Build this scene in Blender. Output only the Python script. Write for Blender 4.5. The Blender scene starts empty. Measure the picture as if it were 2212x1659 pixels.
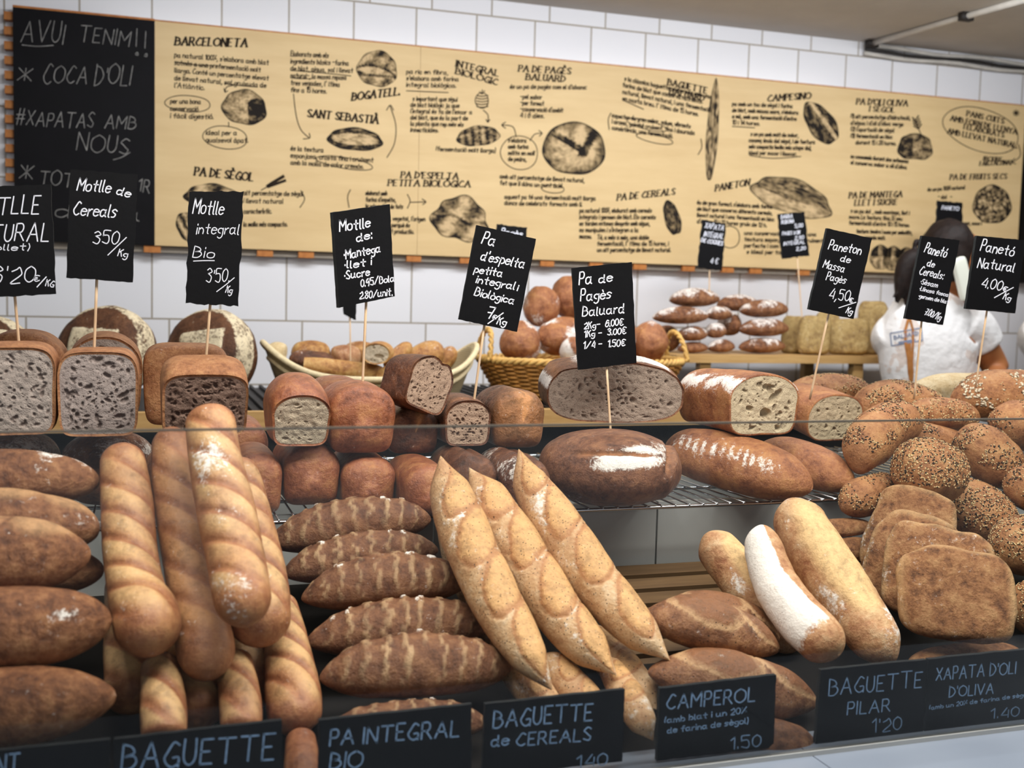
import bpy, math, random
import numpy as np
from mathutils import Vector, Matrix, noise

# ------------------------------------------------------------ camera, world, lights, exposure
EYE = 1.45
W, H, F = 2212, 1659, 2404.0
YAW, PITCH, ROLL = .32326, -.07834, .02555
cy_, sy_ = math.cos(YAW), math.sin(YAW)
_r = Vector((cy_, -sy_, 0)); _f = Vector((sy_, cy_, 0)); _u = Vector((0, 0, 1))
CF = _f * math.cos(PITCH) + _u * math.sin(PITCH)
_u2 = _u * math.cos(PITCH) - _f * math.sin(PITCH)
CR = _r * math.cos(ROLL) + _u2 * math.sin(ROLL)
CU = _u2 * math.cos(ROLL) - _r * math.sin(ROLL)
scene = bpy.context.scene
COL = scene.collection
cam = bpy.data.cameras.new('camera'); camo = bpy.data.objects.new('camera', cam); COL.objects.link(camo)
cam.sensor_width = 36; cam.lens = F / W * 36
m = Matrix((CR, CU, -CF)).transposed().to_4x4(); m.translation = (0, 0, EYE)
camo.matrix_world = m
cam.clip_start = .05
cam.dof.use_dof = True; cam.dof.focus_distance = 1.86; cam.dof.aperture_fstop = 4.6
scene.camera = camo
scene.view_settings.view_transform = 'Standard'; scene.view_settings.look = 'None'
scene.view_settings.gamma = 1; scene.view_settings.use_curve_mapping = False
scene.view_settings.exposure = 0.0
wd = bpy.data.worlds.new('sky'); scene.world = wd; wd.use_nodes = True
wd.node_tree.nodes['Background'].inputs[0].default_value = (.80, .88, 1.0, 1)
wd.node_tree.nodes['Background'].inputs[1].default_value = .30

def area(name, loc, rot, sx, sy, power, col):
    l = bpy.data.lights.new(name, 'AREA'); l.shape = 'RECTANGLE'; l.size = sx; l.size_y = sy
    l.energy = power; l.color = col
    o = bpy.data.objects.new(name, l); COL.objects.link(o); o.location = loc; o.rotation_euler = rot
    return o
R_ = math.radians
area('lamp_over_case', (.9, .95, 2.37), (R_(-4), 0, 0), 2.6, .45, 58, (1.0, .965, .90))
area('lamp_over_bakers', (1.5, 2.45, 2.37), (R_(30), 0, 0), 3.2, .25, 44, (.95, .97, 1.0))
area('shop_window_daylight', (.3, -2.8, 1.5), (R_(90), 0, 0), 5.0, 2.2, 23, (.80, .89, 1.0))

# ------------------------------------------------------------ measuring: pixel of the photograph -> point in the room
def ray(px, py): return CF + CR * ((px - W / 2) / F) - CU * ((py - H / 2) / F)
EYEV = Vector((0, 0, EYE))
def P(px, py, Y):
    d = ray(px, py); return EYEV + d * (Y / d.y)
def Pz(px, py, z):
    d = ray(px, py); return EYEV + d * ((z - EYE) / d.z)
def px2m(px, py, Y): return (P(px, py, Y) - EYEV).dot(CF) / F

# ------------------------------------------------------------ materials
def lin(h):
    c = [int(h[i:i + 2], 16) / 255 for i in (0, 2, 4)]
    return tuple((x / 12.92 if x <= .04045 else ((x + .055) / 1.055) ** 2.4) for x in c) + (1,)
class NT:
    def __init__(s, name):
        s.m = bpy.data.materials.new(name); s.m.use_nodes = True; s.t = s.m.node_tree
        s.b = s.t.nodes['Principled BSDF']
        s.oc = s.n('ShaderNodeTexCoord').outputs['Object']
    def n(s, typ, **kw):
        nd = s.t.nodes.new(typ)
        for k, v in kw.items():
            if k.startswith('i_'):
                inp = nd.inputs[k[2:].replace('_', ' ')] if not k[2:].isdigit() else nd.inputs[int(k[2:])]
                if hasattr(v, 'links'): s.t.links.new(v, inp)
                else: inp.default_value = v
            else: setattr(nd, k, v)
        return nd
    def L(s, a, b): s.t.links.new(a, b)
    def noise(s, scale, detail=4, rough=.55, vec=None):
        return s.n('ShaderNodeTexNoise', i_Vector=vec or s.oc, i_Scale=scale, i_Detail=detail, i_Roughness=rough).outputs['Fac']
    def ramp(s, fac, stops):
        r = s.n('ShaderNodeValToRGB', i_0=fac); e = r.color_ramp.elements
        while len(e) < len(stops): e.new(.5)
        for k, (p, c) in enumerate(stops): e[k].position = p; e[k].color = c
        return r.outputs[0]
    def mix(s, fac, a, b):
        nd = s.n('ShaderNodeMix', data_type='RGBA'); 
        for inp, v in ((nd.inputs[0], fac), (nd.inputs[6], a), (nd.inputs[7], b)):
            if hasattr(v, 'links'): s.L(v, inp)
            else: inp.default_value = v
        return nd.outputs[2]
    def math(s, op, a, b=0.0, clamp=False):
        nd = s.n('ShaderNodeMath', operation=op, use_clamp=clamp)
        for k, v in enumerate((a, b)):
            if hasattr(v, 'links'): s.L(v, nd.inputs[k])
            else: nd.inputs[k].default_value = v
        return nd.outputs[0]
    def attr(s, name): return s.n('ShaderNodeAttribute', attribute_name=name).outputs['Fac']
    def bump(s, h, strength=.4, dist=.002, prev=None):
        b = s.n('ShaderNodeBump', i_Height=h, i_Strength=strength, i_Distance=dist)
        if prev: s.L(prev, b.inputs['Normal'])
        return b.outputs[0]
    def out(s, col, rough=.5, spec=.4, normal=None):
        for nm, v in (('Base Color', col), ('Roughness', rough), ('Specular IOR Level', spec)):
            if hasattr(v, 'links'): s.L(v, s.b.inputs[nm])
            else: s.b.inputs[nm].default_value = v
        if normal: s.L(normal, s.b.inputs['Normal'])
        return s.m
WHITE = lin('f2ebe2')
def crust(name, c1, c2, c3, score, rough=.5, spec=.4, speck=None, fs=55, nscale=16, bump=.5, flour='f4ece4', rim=None, con=1.):
    s = NT(name)
    a = s.noise(nscale * 1.3, 8, .68); b = s.noise(75, 6, .7); c = s.noise(260, 3, .6)
    f = s.math('ADD', s.math('ADD', s.math('MULTIPLY', a, .55), s.math('MULTIPLY', b, .33)), s.math('MULTIPLY', c, .12))
    d = .105 / con
    col = s.ramp(f, [(.5 - d, lin(c1)), (.5, lin(c2)), (.5 + d, lin(c3))])
    sa = s.attr('score')
    hi = tuple(min(1, x * 1.18) for x in lin(score)[:3]) + (1,); lo = tuple(x * .62 for x in lin(score)[:3]) + (1,)
    sc = s.ramp(s.math('ADD', s.math('MULTIPLY', b, .6), s.math('MULTIPLY', a, .4)), [(.38, lo), (.5, lin(score)), (.62, hi)])
    if rim:
        k = s.math('MULTIPLY', s.math('ADD', s.math('SUBTRACT', sa, .34), s.math('MULTIPLY', s.math('SUBTRACT', b, .5), 1.6)), 2.0, True)
        sc = s.mix(k, lin(rim), sc); sa = s.math('MULTIPLY', sa, 5.0, True)
    col = s.mix(sa, col, sc)
    if speck:
        v = s.n('ShaderNodeTexVoronoi', i_Vector=s.n('ShaderNodeMapping', i_Vector=s.oc, i_Scale=(1., 1.6, .75), i_Rotation=(.4, .3, .5)).outputs[0], i_Scale=290.0, i_Randomness=1.0)
        k = s.math('LESS_THAN', v.outputs['Distance'], .27)
        w = s.math('GREATER_THAN', s.n('ShaderNodeSeparateColor', i_0=v.outputs['Color']).outputs[0], 1 - speck[1])
        col = s.mix(s.math('MULTIPLY', k, w), col, lin(speck[0]))
    n2 = s.noise(fs, 8, .75); n3 = s.noise(fs * 4, 4, .7)
    fl = s.math('ADD', s.attr('flour'), s.math('MULTIPLY', s.math('SUBTRACT', n2, .5), 2.6))
    fl = s.math('ADD', fl, s.math('MULTIPLY', s.math('SUBTRACT', n3, .5), 1.3))
    fl = s.math('MULTIPLY', s.math('SUBTRACT', fl, .48), 1.9, True)
    col = s.n('ShaderNodeHueSaturation', i_Saturation=.90, i_Value=.96, i_Color=col).outputs[0]
    col = s.mix(fl, col, lin(flour))
    nb = s.bump(s.math('ADD', s.noise(150, 5, .7), s.math('MULTIPLY', b, 1.0)), bump * 1.3, .0022)
    nb = s.bump(a, bump, .008, nb)
    return s.out(col, s.mix(fl, (rough,) * 3 + (1,), (.9,) * 3 + (1,)), spec, nb)
def crumb(name, c, pore, fleck=None, amount=.25, scale=420):
    s = NT(name)
    a = s.noise(60, 5, .65)
    cc = lin(c); col = s.ramp(a, [(.25, tuple(x * .80 for x in cc[:3]) + (1,)), (.7, cc)])
    v = s.n('ShaderNodeTexVoronoi', i_Vector=s.oc, i_Scale=float(scale), i_Randomness=1.0)
    if fleck:
        k = s.math('LESS_THAN', v.outputs['Distance'], .24)
        w = s.math('GREATER_THAN', s.n('ShaderNodeSeparateColor', i_0=v.outputs['Color']).outputs[0], 1 - amount)
        col = s.mix(s.math('MULTIPLY', k, w), col, lin(fleck))
    col = s.mix(s.attr('score'), col, lin(pore))
    h = s.math('MINIMUM', s.math('MULTIPLY', v.outputs['Distance'], 2.0), 1.0)
    nb = s.bump(h, .5, .0015)
    nb = s.bump(s.noise(120, 5, .7), .8, .002, nb)
    return s.out(col, .85, .15, nb)
def plain(name, c, rough=.5, spec=.4, var=.12, nscale=20, bump=0., metal=0., bscale=80):
    s = NT(name); cc = lin(c)
    col = s.ramp(s.noise(nscale, 4), [(.3, tuple(max(0, x * (1 - var)) for x in cc[:3]) + (1,)), (.7, tuple(min(1, x * (1 + var)) for x in cc[:3]) + (1,))])
    s.b.inputs['Metallic'].default_value = metal
    return s.out(col, rough, spec, s.bump(s.noise(bscale, 5), bump, .002) if bump else None)
def wood(name, c1, c2, scale=(3, 30, 30), rough=.55):
    s = NT(name)
    mp = s.n('ShaderNodeMapping', i_Vector=s.oc, i_Scale=scale).outputs[0]
    a = s.noise(2.2, 6, .6, mp)
    col = s.ramp(a, [(.3, lin(c1)), (.7, lin(c2))])
    return s.out(col, rough, .3, s.bump(a, .15, .001))

MT = {}
MT['baguette'] = crust('baguette_crust', '7e4420', 'a36132', 'bd7e43', 'd6a668', .38, .45, bump=.35)
MT['baguette_dark'] = crust('dark_baguette_crust', '6f3d20', '8f552c', 'a66a3a', 'b47c45', .42, .4, bump=.35)
MT['cereal'] = crust('cereal_baguette_crust', 'b98350', 'd0a06a', 'dfbc90', 'd29c58', .42, .4, ('33221a', .2), 40, rim='b87a40')
MT['integral'] = crust('wholemeal_crust', '522d18', '7a4a29', '966339', 'bd9668', .5, .35, None, 80, 24, .6)
MT['country'] = crust('country_loaf_crust', '5c331b', '8a5329', 'a9713f', 'bd8a55', .55, .3, None, 45, 14, .7)
MT['camperol'] = crust('camperol_crust', '5d3419', '8b562d', 'b07b48', '8a5428', .42, .4, ('2e1a0e', .12), 60, 20, .6, rim='c59663')
MT['pilar'] = crust('pilar_crust', '9c5c31', 'c48b56', 'dab080', 'e3b877', .5, .35, None, 40)
MT['ciabatta'] = crust('ciabatta_crust', '5c3417', '99612f', 'bb8850', 'c79a62', .6, .3, None, 45, 22, .8)
MT['pan'] = crust('glossy_pan_loaf_crust', '74391a', 'a4592a', 'c07b3c', 'c98a4a', .30, .5, None, 60, 18, .5)
MT['motlle'] = crust('tin_loaf_crust', '8a5229', 'b0713c', 'c58a50', 'd8ac74', .5, .35, None, 60, 25, .6)
MT['rye'] = crust('rye_loaf_crust', '3f2415', '6b3c20', '93582b', 'cf8a42', .38, .45, None, 50, 20, .7)
MT['round'] = crust('floury_round_crust', '55301d', '84502f', 'a46c40', 'b8763c', .45, .35, None, 60, 22, .7)
MT['paneton'] = crust('paneton_crust', '7e4321', 'ab6631', 'c4823f', 'd2a060', .45, .4, None, 55, 16, .6)
MT['seeded'] = crust('seeded_crust', '80491f', 'ae7037', 'c48c4e', 'd2a362', .5, .35, ('3a2414', .1), 50, 20, .6)
MT['focaccia'] = crust('focaccia_crust', '8a6a38', 'b2924f', 'c8ab6a', 'c9aa66', .6, .3, ('2a2214', .3))
MT['pale'] = crust('pale_loaf_crust', 'cfb078', 'e0c795', 'eddcb4', 'f0e2c0', .6, .3, ('8a6a3a', .15))
MT['backround'] = crust('floury_wheel_crust', '3f2413', '5f381c', '7a4c27', '5a3219', .55, .3, None, 30, 12, .6, 'e6d6b4')
MT['gold'] = crust('golden_stick_crust', '8f5320', 'c08536', 'd9ae60', 'e0b870', .5, .35)
MT['crumb_white'] = crumb('white_crumb', 'd3c2a8', 'a08d74', None)
MT['crumb_grey'] = crumb('grey_cereal_crumb', 'b8aaa0', '5b4a44', '75655c', .10)
MT['crumb_seed'] = crumb('seeded_crumb', 'aea099', '55463f', '4a3d39', .22)
MT['crumb_whole'] = crumb('wholemeal_crumb', '93796a', '3c2a24', '5a4034', .30)
MT['crumb_rye'] = crumb('rye_crumb', 'b69a84', '5a4438', '6a5242', .26, 480)
MT['crumb_pages'] = crumb('country_crumb', 'ab9888', '54443c', '5a4a42', .16)
MT['crumb_open'] = crumb('open_crumb', 'cdbb9c', '7a6a56', '86765e', .1)
MT['slate'] = plain('slate', '060609', .6, .18, .35, 9, .2)
MT['slate_edge'] = plain('slate_edge', '2e3234', .8, .3, .3, 30, .4)
MT['ink'] = plain('white_marker', 'eef0fb', .6, .2, .03)
MT['chalk'] = plain('blue_white_chalk', '9db8d8', .9, .1, .3, 120)
MT['chalk_dim'] = plain('worn_chalk', '84827f', .9, .1, .45, 60)
MT['stick'] = wood('skewer_wood', 'd8b48c', 'ecd2b0', (40, 40, 4))
MT['black_ink'] = plain('black_print', '2a2016', .8, .2, .1)
def ink_mat():
    s = NT('charcoal_print')
    a = s.math('ADD', s.attr('score'), s.math('MULTIPLY', s.math('SUBTRACT', s.noise(60, 5, .7), .5), .55), True)
    return s.out(s.ramp(a, [(0, lin('d3b78c')), (.45, lin('8f7a58')), (.9, lin('1e1813'))]), .75, .2)
MT['charcoal'] = ink_mat()
MT['ply'] = wood('plywood', 'd2b482', 'dfc391', (1.2, 8, 8), .5)
MT['blackboard'] = plain('blackboard_paint', '08070b', .7, .2, .3, 14)
MT['block'] = wood('orange_wood', 'a4632f', 'c78345', (20, 20, 20))
MT['rail'] = plain('grey_rail', '8d8478', .6)
MT['steel'] = plain('chrome_wire', 'd8dce2', .2, .5, .04, 20, 0, 1.)
MT['deck'] = wood('deck_wood', '523d28', '70563a', (2, 25, 25))
MT['pinewood'] = wood('pine', 'b58d57', 'cfa970', (3, 25, 25))
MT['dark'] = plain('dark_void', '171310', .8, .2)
MT['darksteel'] = plain('dark_grate', '241e1a', .6, .4)
MT['wicker'] = plain('wicker', 'bb8440', .55, .35, .3, 40, .3)
MT['wicker_pale'] = plain('wicker_rim', 'd6ab62', .5, .35, .2, 40, .3)
MT['skin'] = plain('skin', 'a2663c', .5, .4, .08, 12, .1)
MT['hair'] = plain('dark_hair', '1a0f0b', .62, .25, .4, 60, .8)
MT['phone'] = plain('white_plastic', 'e6e8da', .35, .5, .02)
MT['trouser'] = plain('black_cloth', '15110f', .85, .2, .2)
MT['seed_dark'] = plain('dark_seed', '33281f', .45, .4, .3, 200)
MT['seed_pale'] = plain('pale_seed', 'd5b98a', .5, .4, .2, 200)
MT['oat'] = plain('oat_flake', 'd9ccb2', .6, .3, .15, 200)
MT['pvc'] = plain('painted_conduit', 'c9c4bb', .5)
MT['cable'] = plain('dark_cable', '2a2725', .5)
MT['bandwhite'] = plain('cream_rope', 'dccba4', .75, .2, .12, 90, .6)

# ------------------------------------------------------------ mesh building
LABELS = {}
# small shifts (depth, pixels, size) that bring each bread into contact with its neighbours instead of into them
SETTLE = {
 'topmost big brown loaf of the left pile, rough and flour-flecked, under the dark gap': (0.9966, -4.3, 0.0, 0.992),
 'second loaf of the left pile, round-nosed with a floury spot on its tip': (0.9926, -10.7, -3.9, 0.99),
 'third and largest loaf of the left pile, pointed to the right': (1.0008, -0.2, -1.4, 1.0),
 'brown loaf of the left pile of which only a round nose shows behind the largest': (0.9998, -2.6, 2.6, 1.0),
 'fourth loaf of the left pile, blunt and brown with small white flour dots': (1.0016, -0.2, -2.1, 1.0),
 'lowest loaf of the left pile, with a broad white smear of flour': (0.9954, 1.3, 5.6, 1.0),
 'left one of the three standing ridged baguettes, twisted with a round foot': (0.9984, -0.8, -1.6, 0.988),
 'middle one of the three standing ridged baguettes, darker brown': (1.0046, 6.4, 0.3, 0.992),
 'baguette behind the golden one, its round foot showing just below it': (0.995, 4.6, -5.2, 0.988),
 'baguette foot under the left standing baguette, with two pale glints': (1.0198, -12.9, 8.6, 0.97),
 'smooth baguette foot under the middle standing baguette': (1.0019, -11.7, 3.2, 0.976),
 'small round baguette foot below the hindmost golden baguette': (1.0355, -13.5, 9.6, 0.97),
 'twisted baguette pointing down to the gap right of the BAGUETTE label': (1.0125, 1.2, -17.2, 0.97),
 'baguette foot low down, just above the letters AGU of the BAGUETTE label': (0.9742, 11.5, -9.3, 0.97),
 'half-hidden baguette foot above the last letters of the BAGUETTE label': (0.9809, -0.5, -11.4, 0.976),
 'lowest baguette tip, between the BAGUETTE and PA INTEGRAL labels': (0.9935, 4.0, 18.4, 0.97),
 'hindmost of the striped brown loaves, lying under the wire shelf': (1.0148, -13.2, -13.4, 0.981),
 'second striped brown loaf from the back, darker with floury knobs': (1.0019, -6.8, -3.2, 0.94),
 'middle striped brown loaf of the five in a stack': (0.9923, 1.1, -6.2, 0.94),
 'fourth striped brown loaf from the back, floury along its base': (0.9987, 25.8, 18.4, 0.94),
 'front striped brown loaf, plumpest, right above the PA INTEGRAL label': (0.9904, -5.3, -1.2, 0.958),
 'leftmost of the three pointed cereal baguettes, with a white floury flank': (0.9896, -8.6, -10.5, 0.98),
 'middle one of the three pointed cereal baguettes': (0.9971, 1.3, -18.1, 0.953),
 'rightmost of the three pointed cereal baguettes, white-floured near its tip': (0.985, -1.7, -22.0, 0.94),
 'cereal baguette peeping out behind the leftmost one': (1.0126, 0.3, 4.5, 0.988),
 'shaded cereal baguette below the gap of the middle and right ones': (1.0016, 15.4, 20.8, 0.952),
 'lowest cereal baguette, its tip reaching down between the CEREALS and CAMPEROL labels': (0.9982, 1.7, -22.7, 0.935),
 'dark cereal baguette in the shadow under the leftmost one': (0.9829, -10.7, 11.3, 0.94),
 'dark cereal baguette in the shadow under the middle one': (0.966, -2.6, 28.2, 0.935),
 'brown camperol loaf with a big oval score, second from the front': (0.9374, 3.9, 6.3, 0.929),
 'brown camperol loaf behind, with a white floury ridge': (0.9383, -28.1, -6.1, 0.92),
 'front brown camperol loaf, half behind the CAMPEROL label': (0.9572, 6.5, 23.6, 0.933),
 'lowest camperol loaf, a round end between the CAMPEROL and PILAR labels': (0.9495, 0.4, 21.1, 1.0),
 'leftmost pilar baguette, golden with a floury underside edge': (0.9892, 18.4, -6.9, 0.932),
 'curved pilar baguette covered in white flour along its left half': (0.9491, 12.2, -15.6, 0.94),
 'rightmost pilar baguette, largest, with a puffy open seam': (0.988, 10.4, -10.4, 0.981),
 'pilar baguette mostly hidden between the white-floured and the largest': (0.9781, -3.4, 10.6, 0.981),
 'hindmost ciabatta slab of the standing row, dusty with flour': (1.0011, 16.9, 1.4, 0.94),
 'second ciabatta slab from the back of the standing row': (1.0012, -5.4, -0.8, 0.94),
 'third ciabatta slab of the standing row, a white flour spot on its edge': (0.9877, -9.9, -7.1, 0.94),
 'front ciabatta slab, nearly square and spotted brown': (0.9765, -11.3, -14.7, 0.96),
 'flat ciabatta lying under the front slab, above the XAPATA label': (1.0004, 2.0, 6.1, 0.988),
 'uppermost small flat loaf lying behind the pilar baguettes': (1.0084, -3.8, -8.3, 0.98),
 'middle small flat loaf lying behind the pilar baguettes, split along its side': (1.0068, -5.7, 7.3, 0.953),
 'lowest small flat loaf lying behind the pilar baguettes': (1.0067, -5.1, 18.2, 0.958),
 'tin loaf at the left end behind the lower row, beside the golden baguette': (1.0091, -11.3, -7.2, 0.934),
 'tin loaf first from the left in the lower row, partly behind the golden baguette': (0.9802, 8.3, 12.8, 0.919),
 'tin loaf second from the left in the lower row, under the cut white loaf': (0.9852, 6.6, -2.8, 0.921),
 'tin loaf third from the left in the lower row, under the glossy whole loaf': (0.9773, 4.8, 11.0, 0.925),
 'dull brown tin loaf in the lower row left of the cereal baguette tips': (0.9424, 14.6, 28.0, 0.889),
 'brown loaf in the lower row right behind the cereal baguette tips': (0.9468, 6.1, 13.1, 0.906),
 'flour-spotted loaf in the lower row, beside the big floury round': (0.9273, 23.5, 11.2, 0.953),
 'glossy tin loaf cut open at the front to show white crumb': (0.9891, -8.4, -12.2, 0.976),
 'glossy whole tin loaf holding the Mantega sign': (0.9929, -6.9, 2.3, 0.967),
 'whole dark spelt loaf with a burst seam, under the tilted cut half': (1.0342, -24.3, 9.8, 0.877),
 "cut spelt loaf holding the Pa d'espelta sign": (1.0216, -10.8, -15.8, 0.896),
 'whole spelt loaf with a glossy cracked front, right end of the upper row': (1.0212, 8.1, -15.6, 0.957),
 'cut half of a spelt loaf tilted on top of the others, crumb facing out': (0.9453, 23.2, -41.9, 0.908),
 'cut tin loaf at the left edge, pale grey crumb with round holes': (0.997, -5.5, -0.1, 1.0),
 'brown domed tin loaf behind the one at the left edge': (0.9926, -16.4, -1.2, 0.966),
 'cut tin loaf with seeded top and holey crumb, under the Motlle de Cereals sign': (1.003, 5.4, 0.1, 1.0),
 'taller cut tin loaf behind the seeded one, dark crust over grey crumb': (1.0017, 10.1, 1.0, 0.954),
 'cut wholemeal tin loaf with brown crumb, under the Motlle integral sign': (0.9574, 22.3, 8.3, 0.912),
 'wholemeal tin loaf right behind the brown-crumbed one, its folded crust showing': (1.0055, 6.7, 0.1, 1.0),
 'grey floury round seen in the gap under the seeded cut loaf': (0.9998, -0.3, -0.0, 1.0),
 'floury round hidden in the dark under the loaf at the left edge': (0.9998, -0.4, 0.0, 1.0),
 'floury round under the brown-crumbed loaf, behind the baguettes': (0.9319, -31.0, 11.5, 0.912),
 'half a big country round, grey crumb facing out, behind the Pa de Pagès sign': (1.0066, 1.4, -3.5, 0.988),
 'whole big country round with a white burst of flour, on the wire shelf': (0.9124, -3.2, 4.0, 0.988),
 'cut paneton loaf with big holes in its pale crumb': (1.0015, 0.9, -11.3, 0.976),
 'whole long paneton loaf with a feathery streak of flour, under the cut one': (0.9547, 0.7, 11.8, 0.976),
 'dark paneton loaf in the shadow right of the long floury one': (0.9262, -4.9, 4.3, 0.99),
 'seeded loaf holding the sign Panetó de Cereals, seeds in bands': (1.0152, -5.8, 0.6, 0.976),
 'oat-flaked loaf holding the Panetó Natural sign at the right edge': (1.0027, 3.1, -3.0, 0.988),
 'small seeded loaf with a floury patch, wedged in the middle of the pile': (0.9882, 5.9, -4.8, 0.964),
 'bent seeded loaf at the left side of the pile, pale underneath': (0.9946, -1.1, -10.6, 0.966),
 'smooth brown loaf with seeds on its top only, in the middle of the pile': (1.0, 1.1, 5.6, 0.981),
 'round-shouldered seeded loaf slanting down to the right': (1.0177, -2.8, -10.1, 0.967),
 'thickly seeded round loaf in the heart of the pile': (0.934, 11.8, -12.9, 0.94),
 'thickly seeded loaf slanting behind the ciabatta slabs': (1.0002, -4.3, 12.3, 0.953),
 'seeded loaf cut by the right edge, under the slanting one': (0.9874, 16.7, 0.9, 0.953),
 'dark seeded loaf end hanging over the shelf edge by the paneton loaves': (0.9925, -13.9, 5.2, 0.94),
 'grey thickly seeded loaf at the right edge behind the ciabatta slabs': (0.9771, 10.2, 12.7, 0.964),
 'seeded loaf showing only its flank right of the front ciabatta slab': (0.9706, 0.0, 0.0, 1.0),
 'floury wheel of bread behind the brown-crumbed tin loaf, under the Motlle integral sign': (0.9227, 0.0, 0.0, 1.0),
 'floury wheel of bread behind the cut tin loaves, under the Motlle de Cereals sign': (0.9437, 0.0, 0.0, 1.0),
 'floury wheel of bread at the far left, only its top in view': (0.8831, 0.0, 0.0, 1.0),
 'round golden roll at the left end of the linen basket': (0.9984, -3.9, -1.1, 0.991),
 'broad golden loaf at the back of the linen basket, left half': (0.9978, -5.8, 0.2, 0.98),
 'dark-crusted bread lying behind the long golden one in the linen basket': (1.0106, 6.5, -1.2, 0.932),
 'small golden bread with flour at the back centre of the linen basket': (0.9982, 3.8, 1.7, 0.976),
 'golden bread standing behind the skewer in the linen basket': (1.0041, 2.7, -2.0, 0.988),
 'slender golden bread pointing up right of centre in the linen basket': (0.9944, -4.0, -5.3, 0.98),
 'thick golden bread at the right end of the linen basket': (0.998, -1.9, 0.4, 0.955),
 'short golden bread leaning against the right wall of the linen basket': (1.0073, 5.7, 4.7, 0.966),
 'orange-brown bread low in the right half of the linen basket': (0.9927, 6.5, 1.0, 0.968),
 'long golden bread with a cut end along the front of the linen basket': (1.0048, -9.3, 0.9, 0.886),
 'cut bread with a hole in its pale end, in the middle of the linen basket': (0.9935, 0.2, -1.2, 0.957),
 'golden-brown round at the top of the wicker heap, beside the Pa de Pagès sign': (1.0202, 7.7, -3.8, 0.946),
 'brown round leaning at the upper left of the wicker heap': (0.9993, -9.3, -7.5, 0.931),
 'floury round in the middle of the wicker heap': (1.0017, 6.1, 4.2, 0.899),
 'dark scored round at the left of the wicker basket': (0.9954, -5.7, 1.5, 0.976),
 'small floury round at the front of the wicker basket': (0.9773, 8.4, 11.3, 0.93),
 'floury round with an orange top at the right of the wicker basket': (1.0038, 4.7, 1.5, 0.976),
 'round loaf hidden behind the Pa de Pagès sign in the wicker basket': (0.9954, -1.2, 2.2, 0.976),
 'lowest loaf of the left column on the bench': (0.9997, -0.7, 0.2, 1.0),
 'white-floured loaf lying on the bench plank beside the lowest left one': (1.0003, 0.7, -0.2, 1.0),
 'small flat loaf end in the middle of the bench heap, upper': (0.9986, -0.9, -1.5, 0.988),
 'upright floury loaf in the gap between the two columns of the bench heap': (1.0054, -3.6, -0.5, 0.988),
 'brown loaf in the middle of the right column of the bench heap': (0.9961, 3.7, 1.9, 0.988),
 'narrow square loaf, first of those standing at the right of the bench': (1.0045, -2.8, -0.2, 0.988),
 'square yellowish loaf, second of those standing on the bench': (0.9953, 2.8, 0.2, 0.988),
}
LAST = [1.]
def props(o, label, cat, group=None, kind=None):
    if label:
        o['label'] = label; LABELS.setdefault(label, []).append(o.name)
    if cat: o['category'] = cat
    if group: o['group'] = group
    if kind: o['kind'] = kind
    return o
class G:
    def __init__(s): s.v = []; s.f = []; s.mi = []; s.sc = []; s.fl = []
    def vert(s, p, sc=0., fl=0.):
        s.v.append(Vector(p)); s.sc.append(sc); s.fl.append(fl); return len(s.v) - 1
    def face(s, ids, mi=0): s.f.append(tuple(ids)); s.mi.append(mi)
    def box(s, a, b, mi=0):
        ids = [s.vert((x, y, z)) for x in (a[0], b[0]) for y in (a[1], b[1]) for z in (a[2], b[2])]
        for q in ((0, 1, 3, 2), (4, 6, 7, 5), (0, 4, 5, 1), (2, 3, 7, 6), (0, 2, 6, 4), (1, 5, 7, 3)): s.face([ids[i] for i in q], mi)
    def tube(s, pts, r, n=6, mi=0, closed=False):
        pts = [Vector(p) for p in pts]; rings = []; L = len(pts)
        up = Vector((.13, .27, .95)).normalized()
        for i, p in enumerate(pts):
            t = (pts[(i + 1) % L] - pts[i - 1]) if closed else (pts[min(i + 1, L - 1)] - pts[max(i - 1, 0)])
            t.normalize(); a = t.cross(up)
            if a.length < .05: a = t.cross(Vector((1, 0, 0)))
            a.normalize(); b = a.cross(t); rr = r[i] if isinstance(r, (list, tuple)) else r
            rings.append([s.vert(p + (a * math.cos(k * 6.2832 / n) + b * math.sin(k * 6.2832 / n)) * rr) for k in range(n)])
        for i in range(L if closed else L - 1):
            A, B = rings[i], rings[(i + 1) % L]
            for k in range(n): s.face((A[k], A[(k + 1) % n], B[(k + 1) % n], B[k]), mi)
        if not closed: s.face(rings[0][::-1], mi); s.face(rings[-1], mi)
    def build(s, name, mats, parent=None, smooth=True, origin=None):
        me = bpy.data.meshes.new(name)
        A = np.array([tuple(v) for v in s.v])
        if origin is None:
            lo, hi = A.min(0), A.max(0); origin = Vector(((lo[0] + hi[0]) / 2, (lo[1] + hi[1]) / 2, lo[2]))
        origin = Vector(origin)
        me.from_pydata([tuple(v - origin) for v in s.v], [], s.f)
        for mm in (mats if isinstance(mats, (list, tuple)) else [mats]): me.materials.append(MT[mm] if isinstance(mm, str) else mm)
        me.polygons.foreach_set('material_index', s.mi)
        me.polygons.foreach_set('use_smooth', [smooth] * len(s.f))
        for nm, arr in (('score', s.sc), ('flour', s.fl)):
            if any(arr): me.attributes.new(nm, 'FLOAT', 'POINT').data.foreach_set('value', arr)
        me.update()
        o = bpy.data.objects.new(name, me); COL.objects.link(o)
        if parent: o.parent = parent; o.location = origin - WLOC[parent.name]
        else: o.location = origin
        WLOC[o.name] = origin.copy()
        return o
WLOC = {}
def empty(name, loc):
    o = bpy.data.objects.new(name, None); COL.objects.link(o); o.location = loc; o.empty_display_size = .05
    WLOC[o.name] = Vector(loc); return o

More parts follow.
